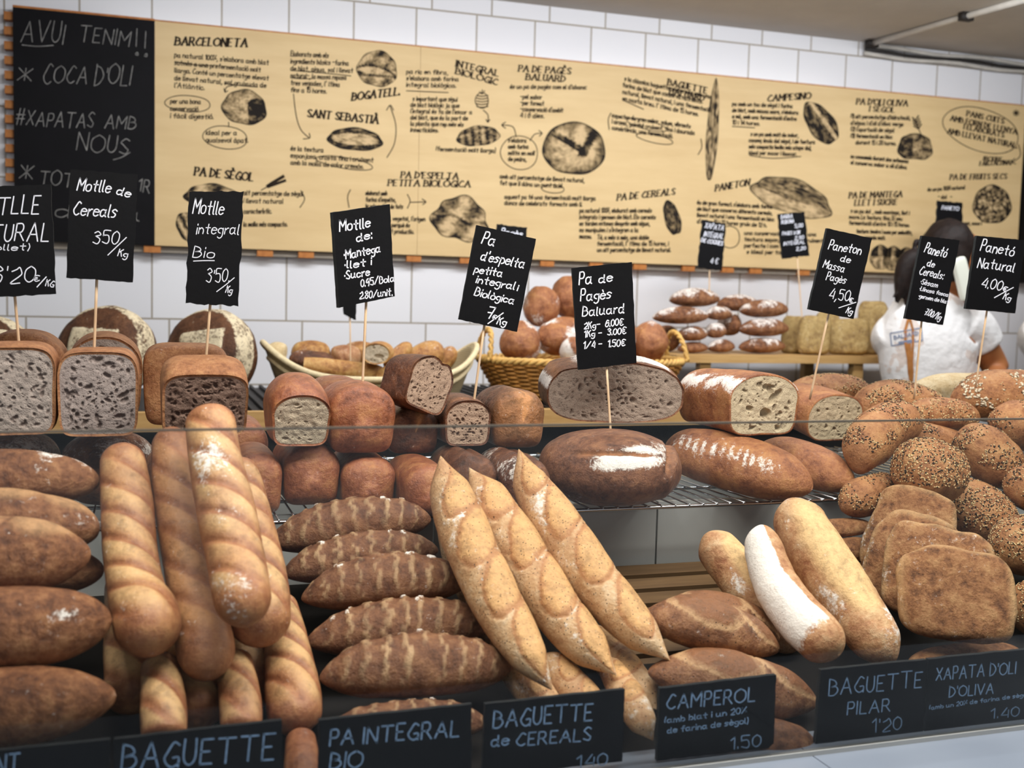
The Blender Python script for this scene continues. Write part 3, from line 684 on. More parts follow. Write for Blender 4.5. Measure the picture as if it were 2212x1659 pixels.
# body copy: (x, y, slope, line height, size, lines)
BODY = [(377, 122, .085, 16.5, 12, ['pa natural 100%, s\'elabora amb blat', 'sotmès a una prefermentació molt', 'llarga. Conté un percentatge elevat', 'de llevat natural, sal gruixuda de', "l'Atlàntic."], 203),
        (368, 222, .02, 16, 12, ['per una bona', 'conservació', 'i fàcil digestió.'], 92), (445, 290, .01, 16, 12, ['ideal per a', 'qualsevol àpat.'], 90),
        (628, 120, .04, 15.5, 12, ['Elaborats amb els', 'ingredients bàsics -farina', 'de blat, aigua, sal i llevat', 'natural-, la massa reposa', 'tres vegades, l\'última', 'fins a 15 hores.'], 134),
        (628, 324, .06, 15, 12, ['és la textura', 'esponjosa, crosta fina i cruixent', 'amb la molla de color cremós.'], 178),
        (526, 420, .02, 17, 12, ['alt percentatge de sègol', 'i llevat natural'], 128), (526, 460, .0, 28, 12, ['característic.', 'la molla més compacta.'], 94),
        (878, 158, .02, 14, 11, ['pa ric en fibra,', "s'elabora amb farina", 'integral biològica.'], 112), (887, 216, .02, 13.5, 11, ['És important que sigui', 'de blat biològic ja que', "l'integral és fa de l'escorça", 'del blat, que és la part de', 'la planta que rep més els', 'insecticides.'], 132),
        (942, 325, .03, 14, 11, ['(fermentació molt llarga)'], 128), (1102, 190, .01, 14, 11, ["és un pa de pagès com el d'abans:"], 164), (1124, 212, .03, 13.5, 11, ['-pel sabor', '-per format', '-conservació d\'ambit', '4 i 6 dies.'], 92),
        (1098, 306, .02, 13.5, 11, ["s'elabora", 'amb farina', 'mòlta en molí', 'de pedra,'], 56), (1080, 384, .05, 14, 11, ['amb alt percentatge de llevat natural,', 'fet que li dóna un punt àcid'], 182), (1090, 428, .02, 13.5, 11, ['aquest pa té una fermentació molt llarga', 'doncs de celebrats formats amb li.'], 196),
        (790, 420, .02, 14, 11, ['elaborat amb', "farina d'espelta,", 'la més antiga de tots'], 80), (790, 474, .02, 14, 11, ['alt en fibra, vegetal, l\'origen', 'de la farina, perquè és', 'un cereal molt productiu.'], 128),
        (1345, 172, .21, 14.5, 11, ["És la clàssica baguette, elaborada amb una", 'farina de blat que conserva nutrients.', 'natural, llevat natural, i una fermentació', 'en pasta breu. l\'última de 15 hores.'], 190), (1322, 252, .14, 13.5, 11, ['aspectes de gran sabor, volum, vibrants', 'i aroma, gairebé cruixent, fina i daurada', 'consistència, una fermentació.'], 178),
        (1582, 227, .04, 13.5, 10, ['pa amb un toc de sègol i farina', "de blat, amb massa mare, s'elabora", 'a mà, amb una fermentació d\'entre', '10 i 14 hores.'], 142), (1618, 292, .03, 13.5, 10, ['És un pa amb molt de sabor,', 'conseqüència del sègol, i de textura', 'més compacta (molla més atapeïda),', 'ideal per sucar i llescar.'], 142),
        (1838, 254, .03, 14, 10, ["(1) alt percentatge d'hidratació,", "d'aigua i d'oli d'oliva verge", '(2) l\'aportació de sègol', '(3) fermentació en bloc', '    durant 15 i 20 hores.'], 128), (1838, 340, .09, 13.5, 10, ['es consumeix durant dos setmanes', "el conserva sabor a oli d'oliva"], 124),
        (1252, 458, .0, 14, 11, ["pa natural 100%, elaborat amb cereals", 'integrals i germen de blat. Els cereals', 'es tarden estones després amb aigua,', 'es manipulen i s\'integren a la', 'massa.'], 164), (1290, 516, .0, 13.5, 11, ['Té, a més a més, una doble', "fermentació, l'última de 15 hores, i", 'un alt percentatge de llevat natural.'], 158),
        (1506, 440, .06, 13.5, 10, ["és de gran format. s'elabora amb farina", 'de blat que conserva diferents cereals,', 'llevat natural i una fermentació en bloc', 'd\'entre 10 i 12 hores gruix de 12 h.'], 166), (1608, 506, .02, 13.5, 10, ['una conservació ideal, amb una', 'textura esponjosa i molt cruixent', 'perfecte i comú arreu.', 'És ideal per torrar.'], 170),
        (1834, 458, .04, 13, 10, ['És un pa dolç, amb mantega, llet i', 'sucre. La textura fina. El seu', "fermentació d'entre 10 i 15 hores."], 130), (1850, 502, .03, 13, 10, ['textura tendra i suau per embotits,', 'i que agrada molt.'], 120), (2004, 412, -.06, 13, 9, ['és un pa 100% natural'], 80), (2026, 428, 0, 13, 9, ['- dolç -'], 30), (2068, 484, .02, 13, 9, ['i figues, nous i', 'panses.'], 52)]
g = G(); rb = random.Random(2)
for x, y, sl, lh, sz, lines, wid in BODY:
    mx = max(len(t) for t in lines)
    for k, t in enumerate(lines):
        wl = wid * len(t) / mx; yy = y + 1 + k * lh
        write(g, t, x, yy, x + wl, yy + sl * wl, sz * .92, 2.0, B3, slant=.1, vert=True, jit=.3, rnd=rb)
g.build('handwritten_notes', 'black_ink', board, False)
g = G()
def flush(name='drawn_arrow'):
    global g
    g.build(name, 'black_ink', board, False); g = G()
def oval(cx, cy, rx, ry, rot=0., w=2.2, turns=1.06):
    stroke(g, [(cx + rx * (1 + .03 * math.sin(3 * a)) * math.cos(a + .4) * math.cos(rot) - ry * math.sin(a + .4) * math.sin(rot), cy + rx * math.cos(a + .4) * math.sin(rot) + ry * (1 + .03 * math.cos(2 * a)) * math.sin(a + .4) * math.cos(rot)) for a in [k * 6.2832 * turns / 22 for k in range(23)]], w, B3)
for a in ((406, 224, 49, 18, .06), (487, 297, 48, 25, .1), (1122, 330, 40, 37, .1), (2120, 281, 84, 46, .3), (745, 352, 62, 12, .16), (1576, 512, 22, 24, 0), (1398, 270, 44, 10, .25), (1195, 408, 24, 9, .05), (1415, 300, 40, 9, .2)):
    oval(*a, w=1.8); flush('drawn_ring')
for pts in ([(634, 203), (640, 250), (650, 280), (668, 298)], [(655, 300), (669, 298), (668, 288)], [(836, 340), (852, 310), (855, 270), (843, 230)], [(835, 238), (843, 227), (850, 238)], [(505, 184), (490, 188), (486, 198)], [(484, 191), (486, 199), (492, 196)], [(494, 274), (494, 264)], [(1044, 238), (1054, 248), (1054, 262)], [(1050, 258), (1054, 264), (1058, 258)],
            [(1115, 296), (1108, 274), (1084, 270)], [(1092, 264), (1084, 270), (1092, 277)], [(1145, 304), (1155, 290), (1170, 288)], [(1164, 282), (1171, 288), (1165, 294)], [(880, 420), (886, 434), (880, 450)], [(886, 437), (920, 436)], [(912, 430), (920, 436), (913, 442)], [(757, 410), (751, 425), (754, 448)], [(650, 412), (658, 430), (648, 448)], [(1320, 244), (1314, 258), (1316, 280)], [(1514, 300), (1516, 318), (1508, 334)],
            [(2200, 312), (2204, 336), (2188, 350)], [(2192, 342), (2186, 350), (2194, 354)], [(378, 133), (420, 140), (462, 142)], [(485, 180), (520, 185), (556, 188)], [(628, 152), (700, 158), (758, 164)], [(628, 168), (650, 170), (674, 170)], [(878, 196), (920, 198), (968, 200)], [(1620, 336), (1670, 342), (1730, 338)], [(1582, 273), (1630, 276)], [(1345, 216), (1390, 236)]):
    stroke(g, pts, 2.0, B3); flush()
for a in range(4): stroke(g, [(2195 - 7 * math.cos(a * .785), 244 - 7 * math.sin(a * .785)), (2195 + 7 * math.cos(a * .785), 244 + 7 * math.sin(a * .785))], 2, B3)
flush('drawn_star')
# little wheat ear, sprig and knife sketches
for k in range(5): stroke(g, [(1030, 206 + k * 6), (1040, 208 + k * 6), (1054, 206 + k * 6)], 2.4, B3)
oval(1041, 217, 14, 17, 0, 2.); stroke(g, [(1036, 198), (1041, 203), (1047, 196)], 2, B3); stroke(g, [(1041, 203), (1042, 194)], 2, B3)
flush('drawn_wheat_ear')
stroke(g, [(1995, 300), (1985, 280), (1978, 258)], 2, B3)
for k in range(4): stroke(g, [(1984 - k * 2, 278 - k * 6), (1990 - k * 2, 268 - k * 6)], 3, B3); stroke(g, [(1984 - k * 2, 278 - k * 6), (1974 - k, 272 - k * 6)], 3, B3)
flush('drawn_sprig')
ribbon(g, [(578, 402), (590, 394), (612, 381)], 7, B3); ribbon(g, [(580, 403), (594, 398), (616, 390)], 6, B3); ribbon(g, [(564, 411), (580, 402)], 2, B3)
flush('drawn_knife')
def drawing(cx, cy, rx, ry, rot, ink, e=1., wob=.04, seed=0, name='bread_drawing'):
    g = G(); rows = []; c, s = math.cos(rot), math.sin(rot); M, N = 72, 18
    for i in range(N + 1):
        row = []
        for j in range(M):
            a = 6.2832 * j / M; k = i / N
            u = math.copysign(abs(math.cos(a)) ** e, math.cos(a)); v = math.copysign(abs(math.sin(a)) ** e, math.sin(a)); w = 1 + wob * math.sin(3 * a + seed) + wob * .6 * math.sin(7 * a + seed * 2)
            u, v = u * w * k, v * w * k; x, y = u * rx, v * ry
            tx = .55 * nz((u * 3, v * 3, cx), 1.) + .45 * nz((u * 9, v * 9, cy), 1.)
            row.append(g.vert(P(cx + x * c - y * s, cy + x * s + y * c, YF - .0006), max(0, min(1, ink(u, v, k) + tx + (.6 if i == N else 0)))))
        rows.append(row)
    for i in range(N):
        for j in range(M): g.face((rows[i][j], rows[i + 1][j], rows[i + 1][(j + 1) % M], rows[i][(j + 1) % M]))
    g.build(name, 'charcoal', board, False)
shade = lambda u, v, k: .15 + .45 * k ** 3 + .25 * max(0, v) * k
drawing(528, 232, 49, 38, .2, lambda u, v, k: .95 if u > .05 and (u - .55) ** 2 / .28 + (v - .12) ** 2 / .6 < 1 and u - v * .2 > .15 else .2 + .4 * k ** 4 + .2 * max(0, -u) * k)
drawing(815, 149, 44, 39, .25, lambda u, v, k: .75 if abs(v + .15 - .35 * u * u) < .08 or abs(v - .38 + .2 * u) < .07 else (.1 if -.1 < v < .35 else .45 + .4 * math.sin(u * 9 + v * 5) * k))
drawing(767, 301, 60, 25, .08, lambda u, v, k: .12 if (u / .85) ** 2 + (v / .5) ** 2 < 1 else .55 + .4 * k)
drawing(1033, 294, 47, 22, -.1, lambda u, v, k: .45 + .45 * (math.sin(u * 19) > .1))
drawing(1240, 321, 68, 57, .1, lambda u, v, k: .95 if abs(v + .12 - .55 * u) < .13 and u < .25 or abs(u - .35 + .35 * v) < .14 and v < .25 else .1 + .75 * k ** 5 + .2 * max(0, v) * k, .95, .02)
drawing(995, 474, 62, 48, .25, lambda u, v, k: .3 + .35 * math.sin(u * 7 + 2 * v) + .3 * k ** 3 + (.4 if abs(v - .1 * math.sin(6 * u)) < .07 else 0), 1., .09)
drawing(1539, 284, 13, 111, .07, lambda u, v, k: .55 + .8 * nz((u * 2, v * 9, 1), 1.), 1.1, .03)
drawing(1773, 266, 29, 52, -.62, lambda u, v, k: .85 if u < -.05 and abs(v) < .75 and k < .85 else (.15 if abs(u - .3) < .14 else .6 + .3 * k), 1.)
drawing(1711, 426, 90, 38, .32, lambda u, v, k: (.62 + .5 * nz((u * 4, v * 8, 1), 1.)) if v < .15 - .2 * u * u else .12 + .35 * k ** 3, 1., .06)
drawing(1452, 471, 17, 38, -.28, lambda u, v, k: .68 + .25 * k, .9)
drawing(1977, 318, 37, 28, .05, lambda u, v, k: .9 if u < -.15 else .35 + .35 * k, .75, .05)
drawing(2143, 442, 42, 42, 0, lambda u, v, k: .5 + 1.1 * nz((u * 7, v * 7, 3), 1.) + .2 * k, 1., .03)
drawing(460, 425, 62, 27, .1, lambda u, v, k: .3 + .4 * math.sin(u * 6 + 1) + .4 * k ** 3, 1., .06); drawing(408, 490, 34, 26, 1.1, lambda u, v, k: .35 + .45 * math.sin(v * 9) + .3 * k, 1.)
for k in range(3): drawing(1902 + k * 28, 556 + k * 3, 23, 27, 0, lambda u, v, k: (.85 if v < -.1 and abs(u) > .2 else .3) + .2 * k, 1., .03)

# ------------------------------------------------------------ slates on skewers
def slate(c, Y, th, name, label, cat, group, stick, texts, lines=(), pen=3.2, inkm='ink', mat='slate', dirn=(0, 1, 0), rough=1.2, penjit=.4, r=.0021):
    ps = .62 if inkm == 'ink' else .8
    dirn = Vector(dirn).normalized(); rnd = random.Random(label); pts = []
    for i in range(4):
        a, b = Vector(c[i]), Vector(c[(i + 1) % 4]); n = 14
        for k in range(n):
            q = a.lerp(b, k / n); j = rough if k else 0
            pts.append(P(q.x + rnd.uniform(-j, j), q.y + rnd.uniform(-j, j), Y))
    ce = sum(pts, Vector()) / len(pts); low = min(p.z for p in pts)
    t = empty(name, Vector((ce.x, ce.y, low if not stick else P(stick[2], stick[3], Y + (stick[4] if len(stick) > 4 else 0)).z))); props(t, label, cat, group)
    g = G(); cen = [g.vert(ce), g.vert(ce + dirn * th)]; f = [g.vert(p) for p in pts]; bk = [g.vert(p + dirn * th) for p in pts]; n = len(pts)
    for i in range(n):
        j = (i + 1) % n; g.face((cen[0], f[j], f[i])); g.face((cen[1], bk[i], bk[j])); g.face((f[i], f[j], bk[j], bk[i]), 1)
    g.build('slate_plate', [mat, 'slate_edge'], t, False)
    g = G(); to3 = lambda x, y: P(x, y, Y - .0007)
    for tx in texts: write(g, *tx[:6], (tx[6] if len(tx) > 6 else pen) * ps, to3, jit=penjit, rnd=rnd)
    for ln in lines: stroke(g, ln, pen * .6, to3)
    if g.v: g.build('lettering', inkm, t, False)
    if stick:
        b = P(stick[2], stick[3], Y + (stick[4] if len(stick) > 4 else 0)); a = P(stick[0], stick[1] - 25, Y + th + .003)
        d = (b - a).normalized(); g = G(); g.tube([a, a.lerp(b, .5), b, b + d * .025], r, 8); g.build('skewer', 'stick', t)
    return t
SG = 'black slate price signs on skewers'
slate([(-70, 405), (110, 398), (121, 635), (-62, 645)], 1.74, .005, 'price_sign', 'black slate sign cut off by the left edge of the photo, reading MOTLLE NATURAL', 'price sign', SG, (30, 640, 41, 745, .03),
      [('MOTLLE', -65, 463, 83, 461, 38, 4), ('NATURAL', -80, 520, 104, 520, 37, 4), ('(mobllet)', -60, 540, 63, 541, 15, 3), ("3'20", -18, 612, 73, 609, 36, 3.6), ('€', 73, 608, 85, 607, 12, 3), ('KG', 98, 618, 115, 620, 14, 3)], [[(80, 620), (90, 609), (100, 598)]], 3.6)
slate([(152, 366), (297, 377), (287, 610), (143, 600)], 1.74, .005, 'price_sign', 'black slate sign reading Motlle de Cereals', 'price sign', SG, (210, 606, 203, 765, .03),
      [('Motlle', 166, 410, 237, 416, 28, 4), ('de', 251, 420, 279, 427, 20, 4), ('Cereals', 157, 463, 250, 470, 30, 4), ('350', 200, 525, 254, 527, 28), ('Kg', 254, 553, 274, 556, 16)], [[(233, 551), (253, 532), (273, 513)]])
slate([(409, 414), (527, 413), (515, 662), (401, 655)], 1.76, .005, 'price_sign', 'black slate sign with ragged edges reading Motlle integral Bio', 'price sign', SG, (456, 660, 445, 774, .02),
      [('Motlle', 416, 462, 481, 464, 32, 3.8), ('integral', 424, 505, 515, 507, 25), ('Bio', 416, 555, 461, 557, 24), ("3'50.", 445, 610, 494, 609, 28), ('Kg', 487, 632, 500, 634, 15)], [[(418, 564), (440, 563), (463, 563)], [(468, 630), (488, 615), (506, 600)]], 3, rough=2.2)
slate([(719, 459), (842, 441), (853, 640), (733, 665)], 1.74, .008, 'price_sign', 'black slate sign turned a little, listing Motlle de Mantega, llet i Sucre', 'price sign', SG, (792, 655, 782, 857, .02),
      [('Motlle', 734, 501, 799, 490, 24, 4.6), ('de:', 771, 522, 803, 515, 19, 4.4), ('·Mantega', 744, 560, 821, 544, 20, 4.2), ('·llet i', 745, 580, 802, 572, 18, 4.2), ('·Sucre', 745, 604, 798, 594, 17, 4.2), ('0.95/Bola', 780, 620, 851, 607, 16, 3.6), ('2.80/unit.', 777, 646, 847, 638, 16, 3.6)], (), 4, dirn=(-.42, .9, 0), rough=.6)
slate([(1030, 486), (1158, 516), (1117, 717), (991, 690)], 1.74, .005, 'price_sign', "tilted black slate sign reading Pa d'espelta petita integral i Biològica", 'price sign', SG, (1050, 700, 1022, 880, .02),
      [('Pa', 1040, 525, 1066, 531, 26, 4.4), ("d'espelta", 1038, 560, 1130, 580, 22, 4.2), ('petita', 1024, 588, 1083, 598, 18, 4), ('integral', 1028, 610, 1110, 626, 18, 4), ('i', 1117, 628, 1123, 629, 14, 4), ('Biològica', 1024, 637, 1108, 657, 18, 4), ('7', 1050, 688, 1062, 690, 26, 4.4), ('€', 1063, 689, 1071, 690, 9, 3), ('Kg', 1073, 699, 1091, 704, 17, 4)], [[(1054, 699), (1070, 688), (1087, 676)]], 4, rough=.6)
slate([(1236, 579), (1365, 566), (1375, 784), (1250, 799)], 1.735, .005, 'price_sign', 'black slate sign of three weights and prices reading Pa de Pagès Baluard', 'price sign', SG, (1309, 797, 1318, 916, .0),
      [('Pa', 1251, 616, 1278, 613, 28, 4.4), ('de', 1294, 611, 1322, 608, 20, 4.2), ('Pagès', 1254, 650, 1320, 644, 24, 4.2), ('Baluard', 1258, 684, 1348, 676, 22, 4), ('2Kg-  6.00€', 1262, 711, 1346, 702, 14, 3.6), ('1Kg -  3.00€', 1262, 729, 1352, 721, 14, 3.6), ('1/4 -  1.50€', 1260, 753, 1350, 747, 15, 3.6)], (), 4, rough=.6)
slate([(1787, 493), (1884, 515), (1844, 689), (1747, 668)], 1.80, .006, 'price_sign', 'leaning black slate sign reading Paneton de Massa Pagès', 'price sign', SG, (1795, 680, 1755, 836, .04),
      [('Paneton', 1789, 537, 1858, 550, 21, 3.2), ('de', 1815, 564, 1835, 568, 16), ('Massa', 1777, 578, 1822, 588, 18), ('Pagès', 1784, 604, 1826, 612, 17), ('4,50', 1790, 645, 1833, 650, 22), ('€', 1834, 652, 1841, 653, 9), ('Kg', 1827, 675, 1839, 679, 14)], [[(1812, 665), (1830, 659), (1849, 653)]], 2.8, rough=.6)
slate([(1992, 509), (2073, 519), (2037, 702), (1955, 688)], 1.80, .006, 'price_sign', 'narrow black slate sign before the assistant, reading Panetó de Cereals', 'price sign', SG, (1993, 695, 1977, 836, .03),
      [('Panetó', 1996, 545, 2042, 556, 22, 3.2), ('de', 2002, 574, 2017, 577, 16), ('Cereals:', 1985, 592, 2036, 603, 18), ('·Sèsam', 1988, 613, 2024, 621, 12, 2.4), ('·Llinosa fosca', 1986, 627, 2047, 641, 9, 2.2), ('·germen de blat', 1984, 643, 2048, 656, 9, 2.2), ('7.00/Kg', 1996, 679, 2030, 692, 15, 2.6)], (), 2.8, rough=.6)
slate([(2110, 509), (2216, 519), (2193, 677), (2086, 667)], 1.78, .006, 'price_sign', 'black slate sign at the right edge of the photo, reading Panetó Natural', 'price sign', SG, (2135, 674, 2111, 812, .03),
      [('Panetó', 2117, 542, 2188, 553, 24, 3.4), ('Natural', 2111, 577, 2189, 587, 22, 3.4), ('4.00', 2119, 620, 2162, 628, 21), ('€', 2166, 629, 2175, 630, 9), ('Kg', 2166, 646, 2181, 651, 14)], [[(2148, 643), (2168, 632), (2189, 621)]], 3, rough=.6)
SB = 'blurred slate signs at the back of the shop'
slate([(1074, 484), (1139, 491), (1133, 592), (1066, 586)], 3.02, .006, 'price_sign', "far black slate sign peeping above the tilted Pa d'espelta sign", 'price sign', SB, (1100, 588, 1100, 715), [('Pagès', 1082, 506, 1128, 510, 13, 3)], [], 3)
slate([(740, 560), (772, 566), (769, 692), (743, 679)], 2.95, .006, 'price_sign', 'far black slate sign whose corner shows below the Mantega sign', 'price sign', SB, (756, 684, 757, 782), [], [], 3)
slate([(1518, 474), (1568, 483), (1560, 585), (1508, 578)], 3.27, .006, 'price_sign', 'far black slate sign above the pile of flat loaves, left of the two', 'price sign', SB, (1533, 580, 1532, 638),
      [('XAPATA', 1522, 492, 1562, 498, 11, 2.2), ('INTEGRAL', 1520, 510, 1561, 516, 11, 2.2), ('DE COQUES', 1514, 522, 1560, 530, 8, 2.6), ('4 €', 1534, 568, 1550, 570, 11, 2.2)], [], 2.4)
slate([(1681, 463), (1738, 458), (1749, 552), (1691, 559)], 3.24, .006, 'price_sign', 'far black slate sign with five lines of prices under the long loaf drawing', 'price sign', SB, (1720, 555, 1733, 694),
      [('BARRA', 1687, 473, 1712, 471, 8, 2), ('RODONA', 1688, 484, 1715, 481, 8, 2), ('5,00', 1717, 492, 1734, 490, 8, 2), ('PAGES 1/2K', 1690, 508, 1728, 505, 7, 2), ('2,50', 1717, 518, 1736, 516, 7, 2), ('INTEGRAL', 1693, 530, 1738, 526, 7, 2), ('2,20', 1720, 541, 1740, 539, 7, 2)], [], 2)
slate([(2026, 433), (2079, 438), (2078, 540), (2020, 534)], 3.30, .006, 'price_sign', "far black slate sign behind the dark-haired assistant's head", 'price sign', SB, (2050, 536, 2052, 742), [('PANETO', 2034, 452, 2070, 455, 8, 2)], [], 2)

# ------------------------------------------------------------ chalked slate labels standing on the ledge behind the glass
LG = 'chalked slate labels along the front of the case'; YL = 1.176
def lab(c, label, texts): slate(c, YL, .006, 'bread_label', label, 'label', LG, None, texts, (), 3.4, 'chalk', 'slate', rough=.8, penjit=.25)
lab([(-130, 1634), (238, 1597), (238, 1745), (-130, 1786)], 'slate label cut off at the bottom left corner, ending in chalk letters NT', [('NT', -8, 1676, 40, 1671, 44, 4.4)])
lab([(246, 1597), (609, 1556), (609, 1702), (246, 1744)], 'slate label chalked BAGUETTE under the pile of ridged baguettes', [('BAGUETTE', 262, 1664, 590, 1640, 54, 5)])
lab([(689, 1556), (1019, 1521), (1018, 1672), (688, 1707)], 'slate label chalked PA INTEGRAL BIO under the striped loaves', [('PA INTEGRAL', 712, 1611, 990, 1590, 34, 4.6), ('BIO', 712, 1660, 780, 1657, 34, 4.4)])
lab([(1048, 1521), (1350, 1489), (1344, 1645), (1042, 1678)], 'slate label chalked BAGUETTE de CEREALS', [('BAGUETTE', 1065, 1573, 1278, 1555, 36, 4.2), ('de', 1062, 1613, 1098, 1609, 27, 4), ('CEREALS', 1115, 1611, 1275, 1599, 27, 3.8), ('140', 1245, 1658, 1310, 1652, 25, 3.4)])
lab([(1425, 1487), (1677, 1458), (1671, 1615), (1419, 1644)], 'slate label chalked CAMPEROL with a price of 1.50', [('CAMPEROL', 1440, 1533, 1630, 1515, 30, 3.8), ('(amb blat i un 20%', 1436, 1562, 1612, 1540, 13, 2.6), ('de farina de sègol)', 1442, 1584, 1616, 1562, 13, 2.6), ('1.50', 1578, 1619, 1642, 1611, 26, 3.2)])
lab([(1773, 1447), (2002, 1425), (1994, 1583), (1762, 1606)], 'slate label with worn chalk BAGUETTE PILAR', [('BAGUETTE', 1790, 1502, 1990, 1484, 34, 2.8), ('PILAR', 1830, 1544, 1922, 1536, 27, 2.8), ("1'20", 1884, 1583, 1946, 1575, 28, 2.6)])
lab([(2006, 1424), (2262, 1398), (2258, 1556), (1997, 1582)], "slate label in the bottom right corner chalked XAPATA D'OLI D'OLIVA", [("XAPATA D'OLI", 2022, 1470, 2193, 1455, 26, 2.6), ("D'OLIVA", 2050, 1506, 2145, 1498, 22, 2.6), ('(amb un 20% de farina de sègol)', 2008, 1533, 2225, 1503, 9, 1.9), ('1.40', 2140, 1552, 2200, 1547, 20, 2.6)])

# ------------------------------------------------------------ display case, ledge, shelves
ZL = P(1545, 1632, YL).z - .001; ZG = EYE - .345; YG = 1.68
def glass_mat():
    s = NT('case_glass'); t = s.t
    tr = s.n('ShaderNodeBsdfTransparent', i_Color=(.97, .985, .98, 1)); gl = s.n('ShaderNodeBsdfGlossy', i_Roughness=.03, i_Color=(1, 1, 1, 1))
    fr = s.n('ShaderNodeFresnel', i_IOR=1.22)
    mx = s.n('ShaderNodeMixShader', i_0=fr.outputs[0]); s.L(tr.outputs[0], mx.inputs[1]); s.L(gl.outputs[0], mx.inputs[2])
    s.L(mx.outputs[0], t.nodes['Material Output'].inputs['Surface']); return s.m
MT['glass'] = glass_mat()
MT['glass_edge'] = plain('glass_edge', '5d574e', .4, .4)
def marble():
    s = NT('pale_marble'); a = s.noise(3, 8, .65)
    v = s.n('ShaderNodeTexWave', i_Vector=s.oc, i_Scale=1.6, i_Distortion=9.0, i_Detail=5.0)
    col = s.mix(s.math('MULTIPLY', v.outputs['Fac'], .35), lin('7d8694'), lin('6b7483'))
    return s.out(s.mix(s.math('MULTIPLY', a, .4), col, lin('8d95a2')), .3, .4)
MT['marble'] = marble()
MT['riser'] = plain('grey_riser', 'a9aaa8', .4, .4, .06, 5)
CX0, CX1 = -.75, 2.05
case = empty('display_case', (.6, 1.5, 0)); props(case, 'glass-fronted bread display case with a slatted deck and grey back panel', 'display case')
g = G(); xj = P(1752, 1613, 1.15).x
g.box((CX0, .80, ZL - .035), (xj - .0008, 1.215, ZL)); g.box((xj + .0008, .80, ZL - .035), (CX1, 1.215, ZL))
props(g.build('marble_ledge', 'marble', None, False), 'pale grey marble ledge along the front of the bread case', 'ledge')
zg = P(1100, 921, 1.15).z
g = G(); g.box((CX0, 1.147, ZL), (CX1, 1.1472, zg)); gp = g.build('glass_pane', 'glass', case, False)
g = G(); g.box((CX0, 1.146, zg), (CX1, 1.1505, zg + .0022)); g.build('glass_edge', 'glass_edge', case, False)
g = G(); g.box((CX0, 1.145, ZL), (CX1, 1.153, ZL + .006)); g.build('glass_channel', 'riser', case, False)
g = G(); g.box((CX0, .86, 0), (CX1, .90, ZL - .036)); g.box((CX0, .90, 0), (CX0 + .03, 2.35, ZL - .05)); g.box((CX1 - .03, .9, 0), (CX1, 2.35, ZL - .05)); g.build('base_cabinet', 'riser', case, False)
ZD0, ZD1 = ZL - .02, P(1400, 1212, 1.74).z
g = G(); d0, d1 = Vector((0, 1.225, ZD0)), Vector((0, 1.735, ZD1)); n = 11; nv = Vector((0, -(d1 - d0).z, (d1 - d0).y)).normalized()
for k in range(n):
    a = d0.lerp(d1, (k + .07) / n); b = d0.lerp(d1, (k + .80) / n)
    c = [a, b, b - nv * .012, a - nv * .012]
    A = [g.vert((CX0 + .03, p.y, p.z)) for p in c]; Bq = [g.vert((CX1 - .03, p.y, p.z)) for p in c]
    for i in range(4): g.face((A[i], A[(i + 1) % 4], Bq[(i + 1) % 4], Bq[i]))
    g.face(A[::-1]); g.face(Bq)
g.build('slatted_deck', 'deck', case, False)
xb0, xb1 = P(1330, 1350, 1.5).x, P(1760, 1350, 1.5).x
for q0, q1, t0, t1 in ((CX0 + .03, xb0, 0, .97), (xb0, xb1, 0, .40), (xb1, CX1 - .03, 0, .97)):  # added black sheets over the slats: shade between the loaves, painted as colour
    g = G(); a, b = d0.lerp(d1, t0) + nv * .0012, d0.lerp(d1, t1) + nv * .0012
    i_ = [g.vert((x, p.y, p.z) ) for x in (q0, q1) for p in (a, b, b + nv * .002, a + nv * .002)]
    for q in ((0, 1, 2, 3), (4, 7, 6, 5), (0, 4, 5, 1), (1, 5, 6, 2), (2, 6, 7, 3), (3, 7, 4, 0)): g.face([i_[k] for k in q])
    g.build('gap_shade_sheet', 'dark', case, False)
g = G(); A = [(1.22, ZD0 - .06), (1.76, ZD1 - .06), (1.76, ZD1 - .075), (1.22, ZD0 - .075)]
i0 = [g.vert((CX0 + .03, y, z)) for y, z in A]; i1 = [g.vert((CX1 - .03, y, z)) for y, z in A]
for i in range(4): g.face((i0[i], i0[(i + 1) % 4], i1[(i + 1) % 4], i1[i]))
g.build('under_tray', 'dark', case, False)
g = G(); xq = CX0
while xq < CX1 - .05:
    g.box((xq + .0015, 1.742, ZD1 - .03), (xq + .40, 1.755, ZG - .006)); xq += .402
g.build('riser_panel', 'riser', case, False)
g = G(); g.box((CX0, 2.33, .3), (CX1, 2.35, ZG - .02)); g.build('back_board', 'riser', case, False)
ws = empty('wire_shelf', (.6, 1.95, ZG)); props(ws, 'chromed wire shelf under the upper rows of bread', 'shelf')
g = G(); g.tube([(CX0, YG, ZG - .003), (.6, YG, ZG - .003), (CX1, YG, ZG - .003)], .0034, 8); g.build('front_rod', 'steel', ws)
g = G(); x = CX0 + .02
while x < CX1:
    g.tube([(x, YG - .003, ZG), (x, 1.95, ZG), (x, 2.3, ZG)], .0018, 5); x += .0265
g.build('cross_wires', 'steel', ws)
g = G()
for y in (1.85, 2.05, 2.3): g.tube([(CX0, y, ZG - .004), (.6, y, ZG - .004), (CX1, y, ZG - .004)], .003, 6)
g.build('support_rod', 'steel', ws)

